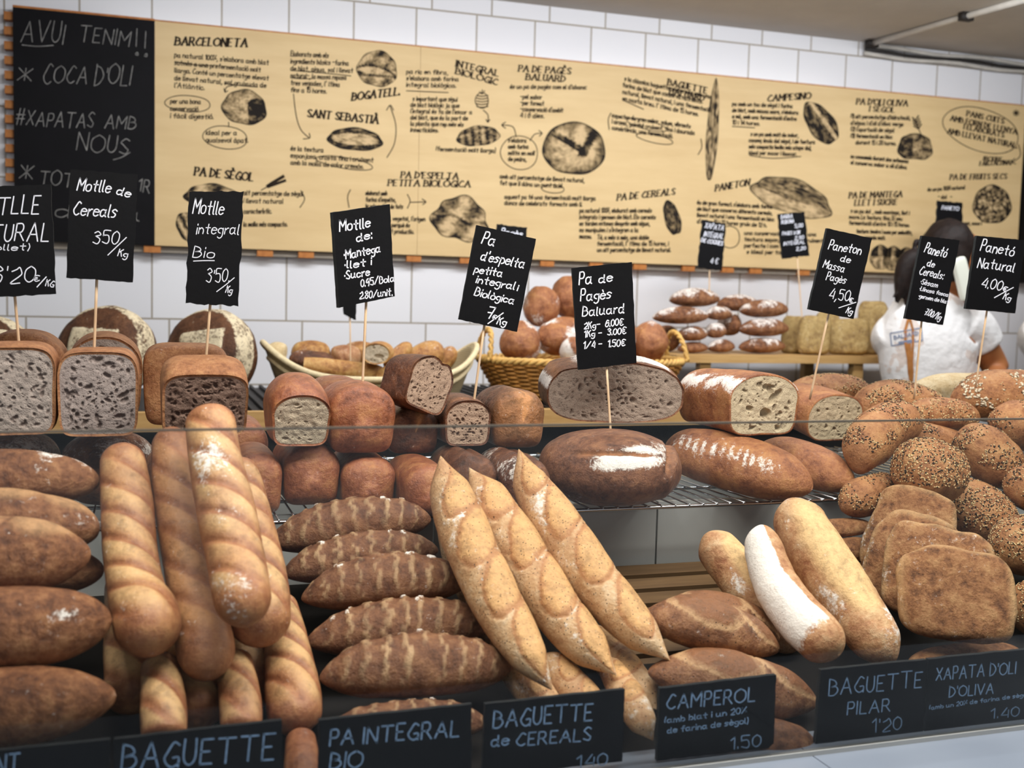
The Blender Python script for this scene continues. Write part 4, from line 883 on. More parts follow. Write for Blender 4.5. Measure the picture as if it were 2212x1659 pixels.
# ------------------------------------------------------------ back counter, bench
ZK = EYE - .292; YK = 2.72
bc = empty('back_counter', (1.2, 3.1, 0)); props(bc, 'low wooden back counter with a dark grating, against the tiled wall', 'counter')
KE = 2.08
g = G(); g.box((-1.2, YK, ZK - .045), (KE, YK + .03, ZK)); g.build('front_board', 'pinewood', bc, False)
g = G(); g.box((-1.2, YK + .03, ZK - .04), (KE, YB - .005, ZK - .012)); g.box((KE, 3.115, ZK - .04), (2.66, YB - .005, ZK - .012)); g.build('counter_top', 'darksteel', bc, False)
g = G(); x = -1.18
while x < KE - .02: g.box((x, YK + .031, ZK - .012), (x + .008, YB - .006, ZK - .002)); x += .03
g.build('grating', 'darksteel', bc, False)
g = G(); g.box((-1.2, YK + .06, 0), (KE - .02, YB - .006, ZK - .041)); g.box((KE - .02, 3.15, 0), (2.64, YB - .006, ZK - .041)); g.build('counter_body', 'dark', bc, False)
bx0, bx1 = P(1462, 775, 3.12).x, P(2090, 775, 3.12).x; ZBn = P(1600, 768, 3.12).z
bn = empty('wooden_bench', (1.9, 3.3, ZK)); props(bn, 'low pine bench carrying the piled loaves on the back counter', 'bench')
g = G(); g.box((bx0, 3.12, ZBn - .024), (bx1, 3.47, ZBn)); g.build('plank', 'pinewood', bn, False)
for px in (1522, 1852, 2070):
    x = P(px, 800, 3.14).x
    for y in (3.135, 3.42): g = G(); g.box((x - .019, y, ZK - .0005), (x + .019, y + .03, ZBn - .024)); g.build('leg', 'pinewood', bn, False)
# ------------------------------------------------------------ breads
def wp(path, label=None):
    o = []; fy, dx, dy, kk = SETTLE.get(label, (1, 0, 0, 1))
    cx = sum(q[0] for q in path) / len(path); cy = sum(q[1] for q in path) / len(path); cY = sum(q[2] for q in path) / len(path)
    for q in path:
        x, y, Y, rs = q[:4]; ru = q[4] if len(q) > 4 else rs
        x = cx + (x - cx) * kk + dx; y = cy + (y - cy) * kk + dy; Y = (cY + (Y - cY) * kk) * fy; rs *= kk; ru *= kk; k = px2m(x, y, Y); p = P(x, y, Y)
        o.append((p.x, p.y, p.z, rs * k, ru * k))
    return o
def wrap(a): return (a + 180) % 360 - 180
def f_baguette(step=.046, tilt=.9, depth=.13, flour=0., side=0.):
    def fn(t, ph, s, p):
        a = wrap(ph - 90 - side); w = smooth(95, 40, abs(a + 8)) * smooth(.04, .12, t) * smooth(.93, .84, t)
        q = s / step - a / 100 * tilt * .95 + .16 * nz(p, 11, 5); fr = q - math.floor(q); d = min(fr, 1 - fr)
        dip = math.exp(-(d / .09) ** 2); hump = math.sin(math.pi * fr ** .6)
        n = nz(p, 22, 3.1)
        return (-depth * .62 * dip + .035 * hump) * w, max(0, w * (smooth(.10, .2, fr) * smooth(.98, .45, fr)) * (.8 + .7 * n)), flour * (.2 + 1.3 * n) * smooth(70, 20, abs(a + 30))
    return fn
def f_lens(cs, half=.13, wid=42, slope=60, up=.07, seed=0., fl=.35, side=0., lip=.03):
    def fn(t, ph, s, p):
        a = wrap(ph - 90 - side); dr = sc = 0.; best = -9.
        for c in cs:
            u = (t - c) / half; v = (a - slope * (t - c) / half * .55) / wid; e = 1 - u * u - v * v + .2 * nz(p, 34, seed)
            best = max(best, e)
        if -.35 < best <= 0: dr = lip * (1 + best / .35)
        if best > 0: dr = -lip * 1.5 * (1 - smooth(0, .16, best)) + up * best ** .5; sc = min(1, .06 + best * 1.6)
        n = nz(p, 16, seed)
        return dr, sc, (0 if best > .04 else max(0, fl * (.35 + 1.5 * n)) * smooth(110, 60, abs(a)))
    return fn
def f_stripe(step=.023, tilt=.35, flour=.25, seed=0.):
    def fn(t, ph, s, p):
        a = wrap(ph - 90); w = smooth(120, 60, abs(a)) * smooth(.02, .08, t) * smooth(.99, .93, t)
        q = s / step - a / 90 * tilt + .45 * nz((s, seed, a * .002), 30, seed) + .12 * nz(p, 18, seed); i = math.floor(q); fr = q - i
        wd = .06 + .07 * abs(math.sin(i * 12.9 + seed)); m_ = smooth(.5 - wd - .05, .5 - wd, fr) * smooth(.5 + wd + .05, .5 + wd, fr); br = nz((i * 3.7, a * .02, seed), 1.)
        m_ *= smooth(-.45, -.1, br + .1)
        n = nz(p, 30, seed + 2); k = math.exp(-((a - 12 - 25 * math.sin(i * 5.1)) / 11) ** 2) * (math.sin(i * 7.7 + seed) > .1)
        return (.045 * m_ - .014 * (1 - m_) * math.cos(6.283 * fr) + .05 * k * m_) * w, m_ * w * (.65 + .5 * n), m_ * w * (1.3 * k + flour * .4 * max(0, n))
    return fn
def f_floury(fl=.5, seed=0., freq=9, top=True, lo=-.1):
    def fn(t, ph, s, p):
        a = wrap(ph - 90); n = nz(p, freq, seed)
        return 0., 0., max(0, fl * smooth(lo, lo + .35, n)) * (smooth(95, 50, abs(a)) if top else 1)
    return fn
def f_crease(seed=0.):   # tin loaf end: the dome folds over the tin line
    def fn(t, ph, s, p): return 0, 0, 0
    return fn
def bread(name, label, path, mat, cat='bread', group=None, cut=None, crumb_mat=None, pores=60, pr=(.0012, .004), big=(), bulge=0., inward=None, **kw):
    g = G(); pth = wp(path, label) if not kw.pop('world', False) else path
    ring, ids = sweep(g, pth, cut=cut, **kw)
    if not cut:
        return props(g.build(name, mat), label, cat, group), g
    a, b = (Vector(pth[0][:3]), Vector(pth[1][:3])) if cut == 'a' else (Vector(pth[-1][:3]), Vector(pth[-2][:3]))
    dirn = Vector(inward) if inward else b - a
    mk = cutface(g, ring, ids[0] if cut == 'a' else ids[1], dirn, crumb_mat, None, seed=len(LABELS), pores=pores, pr=pr, big=big, bulge=bulge)
    low = min(v.z for v in g.v); t = empty(name, Vector((a.x, (a.y + b.y) / 2, low))); props(t, label, cat, group)
    g.build('crust', mat, t); mk(t); return t, g
def ball(name, label, px, py, Y, w, h, dep, mat, cat='bread', group=None, yaw=0, roll=0, tilt=0, e=1., fn=None, build=True, **kw):
    fy, dx, dy, kk = SETTLE.get(label, (1, 0, 0, 1)); px += dx; py += dy; Y *= fy; w *= kk; h *= kk; dep *= kk
    k = px2m(px, py, Y); ax, ay, az = cam_axes(yaw, roll, tilt); g = G()
    blob(g, P(px, py, Y), ax * (w / 2 * k), ay * dep, az * (h / 2 * k), e, fn, **kw)
    return (props(g.build(name, mat), label, cat, group) if build else None), g
def bx(Y, *pts): return [(x, y, Y + dy, rs, ru) for x, y, dy, rs, ru in pts]

# --- big brown country loaves piled at the left
GA = 'big brown country loaves at the left edge'
bread('country_loaf', 'topmost big brown loaf of the left pile, rough and flour-flecked, under the dark gap', [(-150, 1040, 1.52, 60, 60), (40, 1028, 1.52, 60, 58), (222, 1042, 1.52, 40, 44)], 'country', group=GA, fn=f_floury(.8, 3, 22, True, .05), cap=(.3, .28), lump=.07, seed=3)
bread('country_loaf', 'second loaf of the left pile, round-nosed with a floury spot on its tip', [(-150, 1118, 1.46, 64, 60), (40, 1125, 1.46, 66, 64), (229, 1150, 1.46, 44, 50)], 'country', group=GA, fn=f_lens([.45, .8], .2, 40, 10, .05, 1, .5), cap=(.3, .25), lump=.04, seed=5)
bread('country_loaf', 'third and largest loaf of the left pile, pointed to the right', [(-170, 1205, 1.37, 85, 84), (20, 1205, 1.37, 85, 86), (197, 1198, 1.37, 40, 52)], 'country', group=GA, fn=f_lens([.3, .7], .22, 45, 15, .05, 2, .45), cap=(.3, .3), lump=.03, seed=7)
bread('country_loaf', 'brown loaf of the left pile of which only a round nose shows behind the largest', [(-60, 1225, 1.47, 50, 50), (100, 1228, 1.47, 52, 52), (228, 1230, 1.47, 36, 40)], 'country', group=GA, cap=(.3, .3), lump=.03, seed=8)
bread('country_loaf', 'fourth loaf of the left pile, blunt and brown with small white flour dots', [(-170, 1375, 1.30, 90, 88), (40, 1358, 1.30, 92, 90), (242, 1342, 1.30, 50, 58)], 'country', group=GA, fn=f_floury(.8, 9, 26, True, .25), cap=(.3, .25), lump=.03, seed=11)
bread('country_loaf', 'lowest loaf of the left pile, with a broad white smear of flour', [(-170, 1545, 1.25, 85, 84), (50, 1520, 1.25, 88, 84), (250, 1497, 1.25, 40, 48)], 'country', group=GA, fn=f_floury(.72, 14, 13, True, -.1), cap=(.3, .28), lump=.03, seed=13)

# --- ridged baguettes
GB = 'ridged baguettes stacked upright at the left'
bag = dict(N=150, M=44, cap=(.07, .10), lump=.025)
bread('baguette', 'left one of the three standing ridged baguettes, twisted with a round foot', [(262, 964, 1.545, 44), (274, 1080, 1.485, 55), (283, 1200, 1.415, 57), (298, 1290, 1.355, 62), (318, 1345, 1.315, 72), (328, 1418, 1.285, 66)], 'baguette', group=GB, fn=f_baguette(.045, 1.0, .13, .15), seed=21, **bag)
bread('baguette', 'middle one of the three standing ridged baguettes, darker brown', [(362, 925, 1.560, 40), (374, 1050, 1.500, 50), (394, 1180, 1.430, 53), (415, 1300, 1.370, 54), (436, 1390, 1.320, 62), (444, 1464, 1.280, 58)], 'baguette_dark', group=GB, fn=f_baguette(.05, 1.1, .08, .2), seed=22, **bag)
bread('baguette', 'right one of the three standing ridged baguettes, golden and flour-dusted, tallest', [(452, 884, 1.475, 52), (464, 990, 1.425, 56), (488, 1100, 1.375, 62), (508, 1200, 1.325, 62), (522, 1280, 1.275, 62), (532, 1348, 1.245, 58)], 'baguette', group=GB, fn=f_baguette(.047, .9, .12, .75), seed=23, **bag)
bread('baguette', 'baguette behind the golden one, its round foot showing just below it', [(500, 1000, 1.550, 46), (528, 1120, 1.490, 54), (552, 1250, 1.420, 62), (556, 1330, 1.370, 68), (560, 1400, 1.340, 60)], 'baguette', group=GB, fn=f_baguette(.045, .9, .1, .2), seed=24, **bag)
bread('baguette', 'baguette foot under the left standing baguette, with two pale glints', [(290, 1240, 1.490, 50), (296, 1400, 1.380, 58), (298, 1526, 1.310, 56)], 'baguette', group=GB, fn=f_baguette(.05, 1, .06), seed=25, **bag)
bread('baguette', 'smooth baguette foot under the middle standing baguette', [(415, 1290, 1.500, 50), (432, 1440, 1.390, 60), (437, 1562, 1.310, 56)], 'baguette', group=GB, fn=f_baguette(.05, 1, .06), seed=26, **bag)
bread('baguette', 'small round baguette foot below the hindmost golden baguette', [(535, 1270, 1.490, 45), (548, 1420, 1.380, 54), (550, 1519, 1.320, 50)], 'baguette', group=GB, fn=f_baguette(.05, 1, .06), seed=27, **bag)
bread('baguette', 'twisted baguette pointing down to the gap right of the BAGUETTE label', [(598, 1310, 1.470, 40), (620, 1420, 1.380, 50), (630, 1500, 1.320, 60), (636, 1560, 1.280, 60), (640, 1608, 1.260, 48)], 'baguette', group=GB, fn=f_baguette(.05, 1.2, .15), seed=28, **bag)
bread('baguette', 'baguette foot low down, just above the letters AGU of the BAGUETTE label', [(335, 1440, 1.380, 42), (342, 1540, 1.310, 50), (344, 1620, 1.270, 48)], 'baguette', group=GB, fn=f_baguette(.05, 1, .06), seed=29, **bag)
bread('baguette', 'half-hidden baguette foot above the last letters of the BAGUETTE label', [(505, 1430, 1.390, 38), (520, 1530, 1.320, 46), (522, 1605, 1.280, 44)], 'baguette', group=GB, fn=f_baguette(.05, 1, .06), seed=30, **bag)
bread('baguette', 'lowest baguette tip, between the BAGUETTE and PA INTEGRAL labels', [(645, 1570, 1.280, 32), (650, 1650, 1.220, 42), (652, 1740, 1.190, 42)], 'baguette', group=GB, seed=31, **bag)

# --- striped wholemeal loaves
GC = 'striped wholemeal loaves'
sk = dict(N=130, M=40, cap=(.22, .22), pw=(1.7, 1.7), lump=.035, prof=p_flat)
for lbl, pth, sd in (('hindmost of the striped brown loaves, lying under the wire shelf', [(588, 1190, 1.60, 40, 40), (765, 1152, 1.60, 60, 62), (948, 1135, 1.60, 40, 44)], 41),
                     ('second striped brown loaf from the back, darker with floury knobs', [(606, 1246, 1.55, 40, 40), (790, 1208, 1.55, 60, 60), (964, 1190, 1.55, 36, 40)], 42),
                     ('middle striped brown loaf of the five in a stack', [(638, 1302, 1.49, 44, 44), (830, 1266, 1.49, 66, 70), (1026, 1262, 1.49, 38, 44)], 43),
                     ('fourth striped brown loaf from the back, floury along its base', [(622, 1372, 1.42, 46, 46), (840, 1340, 1.42, 68, 72), (1058, 1330, 1.42, 40, 46)], 44),
                     ('front striped brown loaf, plumpest, right above the PA INTEGRAL label', [(686, 1468, 1.34, 50, 54), (900, 1448, 1.34, 76, 82), (1119, 1444, 1.34, 48, 54)], 45),
                     ('striped loaf almost hidden between the front one and the PA INTEGRAL label', [(700, 1585, 1.27, 36, 40), (870, 1570, 1.27, 50, 56), (1050, 1560, 1.27, 36, 40)], 46)):
    bread('wholemeal_loaf', lbl, pth, 'integral', group=GC, fn=f_stripe(.0235, .35, .55, sd), seed=sd, **sk)

# --- seeded pointed baguettes
GD = 'pointed cereal baguettes'
cr = dict(N=150, M=48, cap=(.13, .13), pw=(1.35, 1.35), lump=.03)
bread('cereal_baguette', 'leftmost of the three pointed cereal baguettes, with a white floury flank', [(958, 990, 1.56, 20), (972, 1050, 1.54, 40), (998, 1130, 1.50, 53), (1040, 1230, 1.43, 56), (1095, 1340, 1.36, 54), (1150, 1430, 1.30, 42), (1204, 1506, 1.26, 26)], 'cereal', group=GD, fn=f_lens([.16, .38, .60, .82], .150, 60, -95, .10, 1, .8, 16, .06), seed=51, **cr)
bread('cereal_baguette', 'middle one of the three pointed cereal baguettes', [(1004, 1016, 1.58, 18), (1046, 1090, 1.54, 46), (1110, 1195, 1.47, 55), (1175, 1300, 1.40, 56), (1240, 1390, 1.34, 52), (1295, 1445, 1.30, 40), (1338, 1486, 1.27, 24)], 'cereal', group=GD, fn=f_lens([.15, .38, .61, .85], .150, 60, -95, .10, 2, .65, 14, .06), seed=52, **cr)
bread('cereal_baguette', 'rightmost of the three pointed cereal baguettes, white-floured near its tip', [(1112, 976, 1.60, 18), (1140, 1060, 1.57, 42), (1200, 1160, 1.51, 58), (1270, 1260, 1.44, 58), (1350, 1355, 1.37, 52), (1410, 1415, 1.32, 40), (1460, 1462, 1.29, 22)], 'cereal', group=GD, fn=f_lens([.07, .30, .53, .78], .150, 60, -95, .10, 3, .65, 12, .06), seed=53, **cr)
bread('cereal_baguette', 'cereal baguette peeping out behind the leftmost one', [(962, 1080, 1.60, 24), (990, 1190, 1.55, 38), (1040, 1300, 1.48, 40), (1090, 1400, 1.40, 30)], 'cereal', group=GD, fn=f_lens([.3, .6], .15, 46, -45), seed=54, **cr)
bread('cereal_baguette', 'shaded cereal baguette below the gap of the middle and right ones', [(1240, 1330, 1.46, 30), (1320, 1420, 1.37, 46), (1375, 1480, 1.31, 40), (1406, 1516, 1.28, 24)], 'cereal', group=GD, fn=f_lens([.3, .6], .15, 46, -45), seed=55, **cr)
bread('cereal_baguette', 'lowest cereal baguette, its tip reaching down between the CEREALS and CAMPEROL labels', [(1300, 1440, 1.36, 24), (1350, 1520, 1.28, 38), (1385, 1580, 1.22, 34), (1412, 1628, 1.20, 14)], 'cereal', group=GD, fn=f_lens([.3, .6], .15, 46, -45), seed=56, **cr)
bread('cereal_baguette', 'dark cereal baguette in the shadow under the leftmost one', [(1070, 1360, 1.42, 30), (1140, 1450, 1.36, 44), (1230, 1570, 1.28, 36)], 'cereal', group=GD, fn=f_lens([.3, .6], .15, 46, -45), seed=57, **cr)
bread('cereal_baguette', 'dark cereal baguette in the shadow under the middle one', [(1170, 1380, 1.42, 30), (1240, 1460, 1.36, 44), (1340, 1570, 1.29, 36)], 'cereal', group=GD, fn=f_lens([.3, .6], .15, 46, -45), seed=58, **cr)

# --- camperol
GE = 'brown camperol loaves'
ce = dict(N=110, M=48, cap=(.25, .25), pw=(1.7, 1.7), lump=.03, prof=p_flat)
bread('camperol_loaf', 'brown camperol loaf with a big oval score, second from the front', [(1372, 1322, 1.45, 50, 44), (1520, 1352, 1.43, 74, 70), (1690, 1400, 1.42, 44, 40)], 'camperol', group=GE, fn=f_lens([.38, .82], .25, 52, -25, .06, 4, .25, -18), seed=61, **ce)
bread('camperol_loaf', 'brown camperol loaf behind, with a white floury ridge', [(1440, 1318, 1.52, 36, 36), (1590, 1342, 1.50, 60, 58), (1722, 1392, 1.48, 38, 38)], 'camperol', group=GE, fn=f_lens([.4, .8], .25, 45, -25, .06, 5, .9, -10), seed=62, **ce)
bread('camperol_loaf', 'front brown camperol loaf, half behind the CAMPEROL label', [(1380, 1425, 1.35, 50, 50), (1570, 1462, 1.33, 84, 82), (1772, 1500, 1.32, 44, 48)], 'camperol', group=GE, fn=f_lens([.36, .8], .24, 50, -25, .06, 6, .25, -12), seed=63, **ce)
bread('camperol_loaf', 'lowest camperol loaf, a round end between the CAMPEROL and PILAR labels', [(1560, 1565, 1.29, 50, 46), (1670, 1588, 1.27, 62, 56), (1768, 1606, 1.26, 40, 40)], 'camperol', group=GE, seed=64, **ce)

# --- pilar baguettes
GF = 'pilar baguettes leaning at the right'
pf = dict(N=120, M=44, cap=(.12, .12), lump=.05, lf=26)
bread('pilar_baguette', 'leftmost pilar baguette, golden with a floury underside edge', [(1500, 1150, 1.56, 34), (1530, 1190, 1.54, 48), (1590, 1270, 1.49, 52), (1650, 1345, 1.45, 52), (1715, 1420, 1.41, 40)], 'pilar', group=GF, fn=f_lens([.45], .5, 55, 0, .05, 1, .6), seed=71, **pf)
def f_half(t, ph, s, p):
    a = wrap(ph - 90); k = 1 - smooth(-4, 8, a + 6 * nz(p, 20))
    return .03 * k - .06 * math.exp(-((a - 6) / 8) ** 2), 0., (1.5 + .5 * nz(p, 30, 4)) * k * smooth(.90, .80, t)
bread('pilar_baguette', 'curved pilar baguette covered in white flour along its left half', [(1628, 1142, 1.54, 30), (1636, 1200, 1.51, 44), (1664, 1280, 1.46, 52), (1718, 1355, 1.40, 56), (1765, 1400, 1.36, 56), (1806, 1440, 1.33, 46)], 'pilar', group=GF, fn=f_half, seed=72, **pf)
bread('pilar_baguette', 'rightmost pilar baguette, largest, with a puffy open seam', [(1690, 1086, 1.56, 40), (1715, 1140, 1.53, 56), (1770, 1230, 1.47, 62), (1830, 1320, 1.41, 62), (1880, 1390, 1.36, 56), (1920, 1448, 1.33, 36)], 'pilar', group=GF, fn=f_lens([.42], .45, 60, 0, .07, 3, .7, -10), seed=73, **pf)
bread('pilar_baguette', 'pilar baguette mostly hidden between the white-floured and the largest', [(1660, 1136, 1.60, 26), (1690, 1230, 1.55, 34), (1740, 1330, 1.48, 36), (1780, 1390, 1.43, 28)], 'pilar', group=GF, seed=74, **pf)

# --- ciabatta slabs and small ends behind them
GH = 'flat ciabatta slabs standing in a row'
def slab(lbl, px, py, Y, w, h, dep, yaw, roll, tilt, sd, **kw):
    rn = random.Random(sd)
    def fn(x, y, z, p): return .07 * nz(p, 12, sd) + .05 * nz(p, 28, sd), .75 * smooth(.80, .93, max(abs(x), z)) * smooth(.99, .6, abs(y)), max(0, .5 * nz(p, 18, sd + 5) - .02) + .25 * smooth(.8, .95, -x)
    ball('ciabatta', lbl, px, py, Y, w, h, dep, 'ciabatta', 'bread', GH, yaw, roll, tilt, .46, fn, N=44, M=72, lump=.06, lf=12, seed=sd, e2=.55)
slab('hindmost ciabatta slab of the standing row, dusty with flour', 1946, 1160, 1.53, 190, 222, .028, -30, 8, 24, 81)
slab('second ciabatta slab from the back of the standing row', 1970, 1210, 1.475, 190, 224, .025, -30, 8, 24, 82)
slab('third ciabatta slab of the standing row, a white flour spot on its edge', 2034, 1242, 1.42, 232, 216, .026, -26, 4, 26, 83)
slab('front ciabatta slab, nearly square and spotted brown', 2072, 1302, 1.36, 244, 212, .030, -16, -1, 28, 84)
bread('ciabatta', 'flat ciabatta lying under the front slab, above the XAPATA label', [(1960, 1432, 1.33, 40, 26), (2080, 1420, 1.33, 60, 32), (2200, 1400, 1.33, 40, 26)], 'ciabatta', group=GH, prof=p_flat, seed=85)
GG = 'small flat loaves lying behind the pilar baguettes'
bread('ciabatta', 'uppermost small flat loaf lying behind the pilar baguettes', [(1735, 1158, 1.62, 20, 18), (1810, 1152, 1.62, 30, 24), (1890, 1146, 1.62, 22, 20)], 'ciabatta', group=GG, prof=p_flat, seed=86)
bread('ciabatta', 'middle small flat loaf lying behind the pilar baguettes, split along its side', [(1770, 1196, 1.60, 24, 24), (1840, 1184, 1.60, 34, 32), (1900, 1180, 1.60, 24, 24)], 'ciabatta', group=GG, prof=p_flat, seed=87)
bread('ciabatta', 'lowest small flat loaf lying behind the pilar baguettes', [(1790, 1228, 1.58, 22, 20), (1850, 1222, 1.58, 30, 26), (1910, 1220, 1.58, 22, 20)], 'ciabatta', group=GG, prof=p_flat, seed=88)

# --- lower row on the wire shelf
GL_ = 'whole tin loaves in the lower row on the wire shelf'
def tinloaf(name, lbl, px, py, Y, hw, hh, ln, mat, grp, prof=p_pan, cut=None, dx=0., seed=0., up=1.08, fn=None, capl=.13, **kw):
    fy, dx_, dy_, kk = SETTLE.get(lbl, (1, 0, 0, 1)); px += dx_; py += dy_; Y *= fy; hw *= kk; hh *= kk; ln *= kk
    k = px2m(px, py, Y); c = P(px, py, Y); a, b = hw * k, hh * k
    zb = c.z - b
    path = [(c.x, c.y, zb + b, a, b), (c.x + dx * ln, c.y + ln * .25, zb + b * (1 + (up - 1) * .9), a * 1.02, b * (1 + (up - 1) * .9)), (c.x + dx * ln * 2, c.y + ln * .7, zb + b * up, a * 1.02, b * up), (c.x + dx * ln * 3, c.y + ln, zb + b * .98, a, b * .98)]
    return bread(name, lbl, path, mat, 'bread', grp, cut, world=True, prof=prof, cap=(0. if cut == 'a' else capl, .10), pw=(2.3, 2.3), N=70, M=64, seed=seed, fn=fn, lump=kw.pop('lump', .018), **kw)
def f_fold(kk=.80, depth=.07, cp=.13):
    def fn(t, ph, s, p):
        if t > cp * 1.5: return 0., 0., 0.
        k = max(0, 1 - (1 - min(1, t / cp)) ** 2.3) ** (1 / 2.3); w = math.exp(-((k - kk - .05 * math.sin(math.radians(ph))) / .035) ** 2) * smooth(5, 35, ph) * smooth(175, 145, ph)
        return -depth * w + .03 * smooth(kk, 1, k) * smooth(5, 40, ph) * smooth(175, 140, ph), 0., 0.
    return fn
tinloaf('tin_loaf', 'tin loaf at the left end behind the lower row, beside the golden baguette', 542, 985, 1.88, 52, 62, .18, 'pan', GL_, seed=101)
tinloaf('tin_loaf', 'tin loaf first from the left in the lower row, partly behind the golden baguette', 553, 1040, 1.735, 54, 70, .2, 'pan', GL_, seed=102, fn=f_fold())
tinloaf('tin_loaf', 'tin loaf second from the left in the lower row, under the cut white loaf', 670, 1038, 1.735, 65, 68, .2, 'pan', GL_, seed=103, fn=f_fold())
tinloaf('tin_loaf', 'tin loaf third from the left in the lower row, under the glossy whole loaf', 797, 1043, 1.735, 62, 60, .2, 'pan', GL_, seed=104, fn=f_fold())
tinloaf('tin_loaf', 'dull brown tin loaf in the lower row left of the cereal baguette tips', 918, 1040, 1.735, 58, 60, .2, 'pan', GL_, seed=105)
tinloaf('tin_loaf', 'brown loaf in the lower row right behind the cereal baguette tips', 1026, 1042, 1.735, 55, 66, .2, 'rye', GL_, prof=p_split, seed=106)
tinloaf('tin_loaf', 'flour-spotted loaf in the lower row, beside the big floury round', 1124, 1050, 1.735, 54, 62, .2, 'rye', GL_, prof=p_split, seed=107, fn=f_floury(.6, 4, 14, True, 0))
# --- upper row on top of it
GM = 'loaves in the upper row on top of the tin loaves'
tinloaf('tin_loaf', 'glossy tin loaf cut open at the front to show white crumb', 660, 921, 1.70, 63, 62, .14, 'pan', GM, cut='a', crumb_mat='crumb_white', pores=20, pr=(.0015, .004), up=1.28, seed=111)
tinloaf('tin_loaf', 'glossy whole tin loaf holding the Mantega sign', 795, 915, 1.70, 73, 71, .17, 'pan', GM, up=1.12, seed=112, capl=.14, fn=f_fold(.80, .06, .14))
tinloaf('tin_loaf', 'glossy tin loaf half hidden behind the one with the Mantega sign', 745, 888, 1.90, 64, 56, .16, 'pan', GM, up=1.1, seed=113)
tinloaf('spelt_loaf', 'whole dark spelt loaf with a burst seam, under the tilted cut half', 922, 926, 1.71, 62, 54, .16, 'rye', GM, prof=p_split, up=1.06, seed=114, fn=lambda t, ph, s, p: (.05 * math.exp(-(wrap(ph - 78) / 10) ** 2) * (nz(p, 50) > -.1), .9 * math.exp(-(wrap(ph - 78) / 9) ** 2), 0))
tinloaf('spelt_loaf', "cut spelt loaf holding the Pa d'espelta sign", 1022, 930, 1.71, 57, 56, .14, 'rye', GM, prof=p_pan, cut='a', crumb_mat='crumb_rye', pores=150, pr=(.0008, .0032), up=1.06, seed=115)
tinloaf('spelt_loaf', 'whole spelt loaf with a glossy cracked front, right end of the upper row', 1122, 928, 1.70, 60, 63, .16, 'rye', GM, prof=p_split, up=1.06, seed=116, capl=.2, fn=lambda t, ph, s, p: (.05 * math.exp(-(wrap(ph - 82) / 12) ** 2), .8 * math.exp(-(wrap(ph - 82) / 14) ** 2) * smooth(.8, .2, t) + .5 * smooth(.35, .0, t), .1))
# tilted cut half on top
k = px2m(925, 828, 1.74); c = P(930, 830, 1.74); rot = Matrix.Rotation(R_(28), 3, CF)
upv = rot @ Vector((0, 0, 1)); rt = rot @ CR; back = Vector((-.42, 1.0, 0)).normalized()
pth = [tuple(c) + (58 * k, 60 * k), tuple(c + back * .03) + (59 * k, 60 * k), tuple(c + back * .06) + (59 * k, 59 * k), tuple(c + back * .085) + (56 * k, 56 * k)]
bread('spelt_loaf', 'cut half of a spelt loaf tilted on top of the others, crumb facing out', pth, 'rye', 'bread', GM, 'a', 'crumb_rye', 170, (.0008, .0032), world=True, hint=upv, prof=p_split, cap=(0, .2), pw=(2, 3), N=40, M=64, seed=117, lump=.02)

# --- sliced tin loaves at the top left
GJ = 'cut tin loaves at the top left'
tinloaf('cut_tin_loaf', 'cut tin loaf at the left edge, pale grey crumb with round holes', 38, 846, 1.70, 80, 96, .11, 'motlle', GJ, prof=p_tin, cut='a', crumb_mat='crumb_grey', pores=170, pr=(.001, .0042), up=1.04, seed=121)
tinloaf('cut_tin_loaf', 'brown domed tin loaf behind the one at the left edge', 62, 812, 1.84, 88, 92, .14, 'motlle', GJ, prof=p_pan, up=1.04, seed=122)
tinloaf('cut_tin_loaf', 'cut tin loaf with seeded top and holey crumb, under the Motlle de Cereals sign', 207, 852, 1.70, 81, 92, .11, 'motlle', GJ, prof=p_tin, cut='a', crumb_mat='crumb_seed', pores=260, pr=(.001, .0048), up=1.03, seed=123)
tinloaf('cut_tin_loaf', 'taller cut tin loaf behind the seeded one, dark crust over grey crumb', 216, 818, 1.84, 78, 96, .13, 'motlle', GJ, prof=p_pan, cut='a', crumb_mat='crumb_grey', pores=90, up=1.04, seed=124)
tinloaf('cut_tin_loaf', 'cut wholemeal tin loaf with brown crumb, under the Motlle integral sign', 422, 868, 1.69, 98, 80, .115, 'motlle', GJ, prof=p_tin, cut='a', crumb_mat='crumb_whole', pores=280, pr=(.0009, .0038), up=1.20, seed=125)
tinloaf('cut_tin_loaf', 'wholemeal tin loaf right behind the brown-crumbed one, its folded crust showing', 398, 836, 1.84, 88, 86, .13, 'motlle', GJ, prof=p_tin, up=1.03, seed=126)
# the dusty rounds carrying them
GK0 = 'floury rounds under the cut tin loaves'
for lbl, px, w in (('grey floury round seen in the gap under the seeded cut loaf', 235, 190), ('floury round hidden in the dark under the loaf at the left edge', 30, 180), ('floury round under the brown-crumbed loaf, behind the baguettes', 440, 200)):
    ball('round_loaf', lbl, px, 1010, 1.84, w, 158, .085, 'round', 'bread', GK0, fn=lambda x, y, z, p: (0, 0, max(0, .55 + .9 * nz(p, 22, 2)) * smooth(.1, .6, z)), seed=px, e=.8)

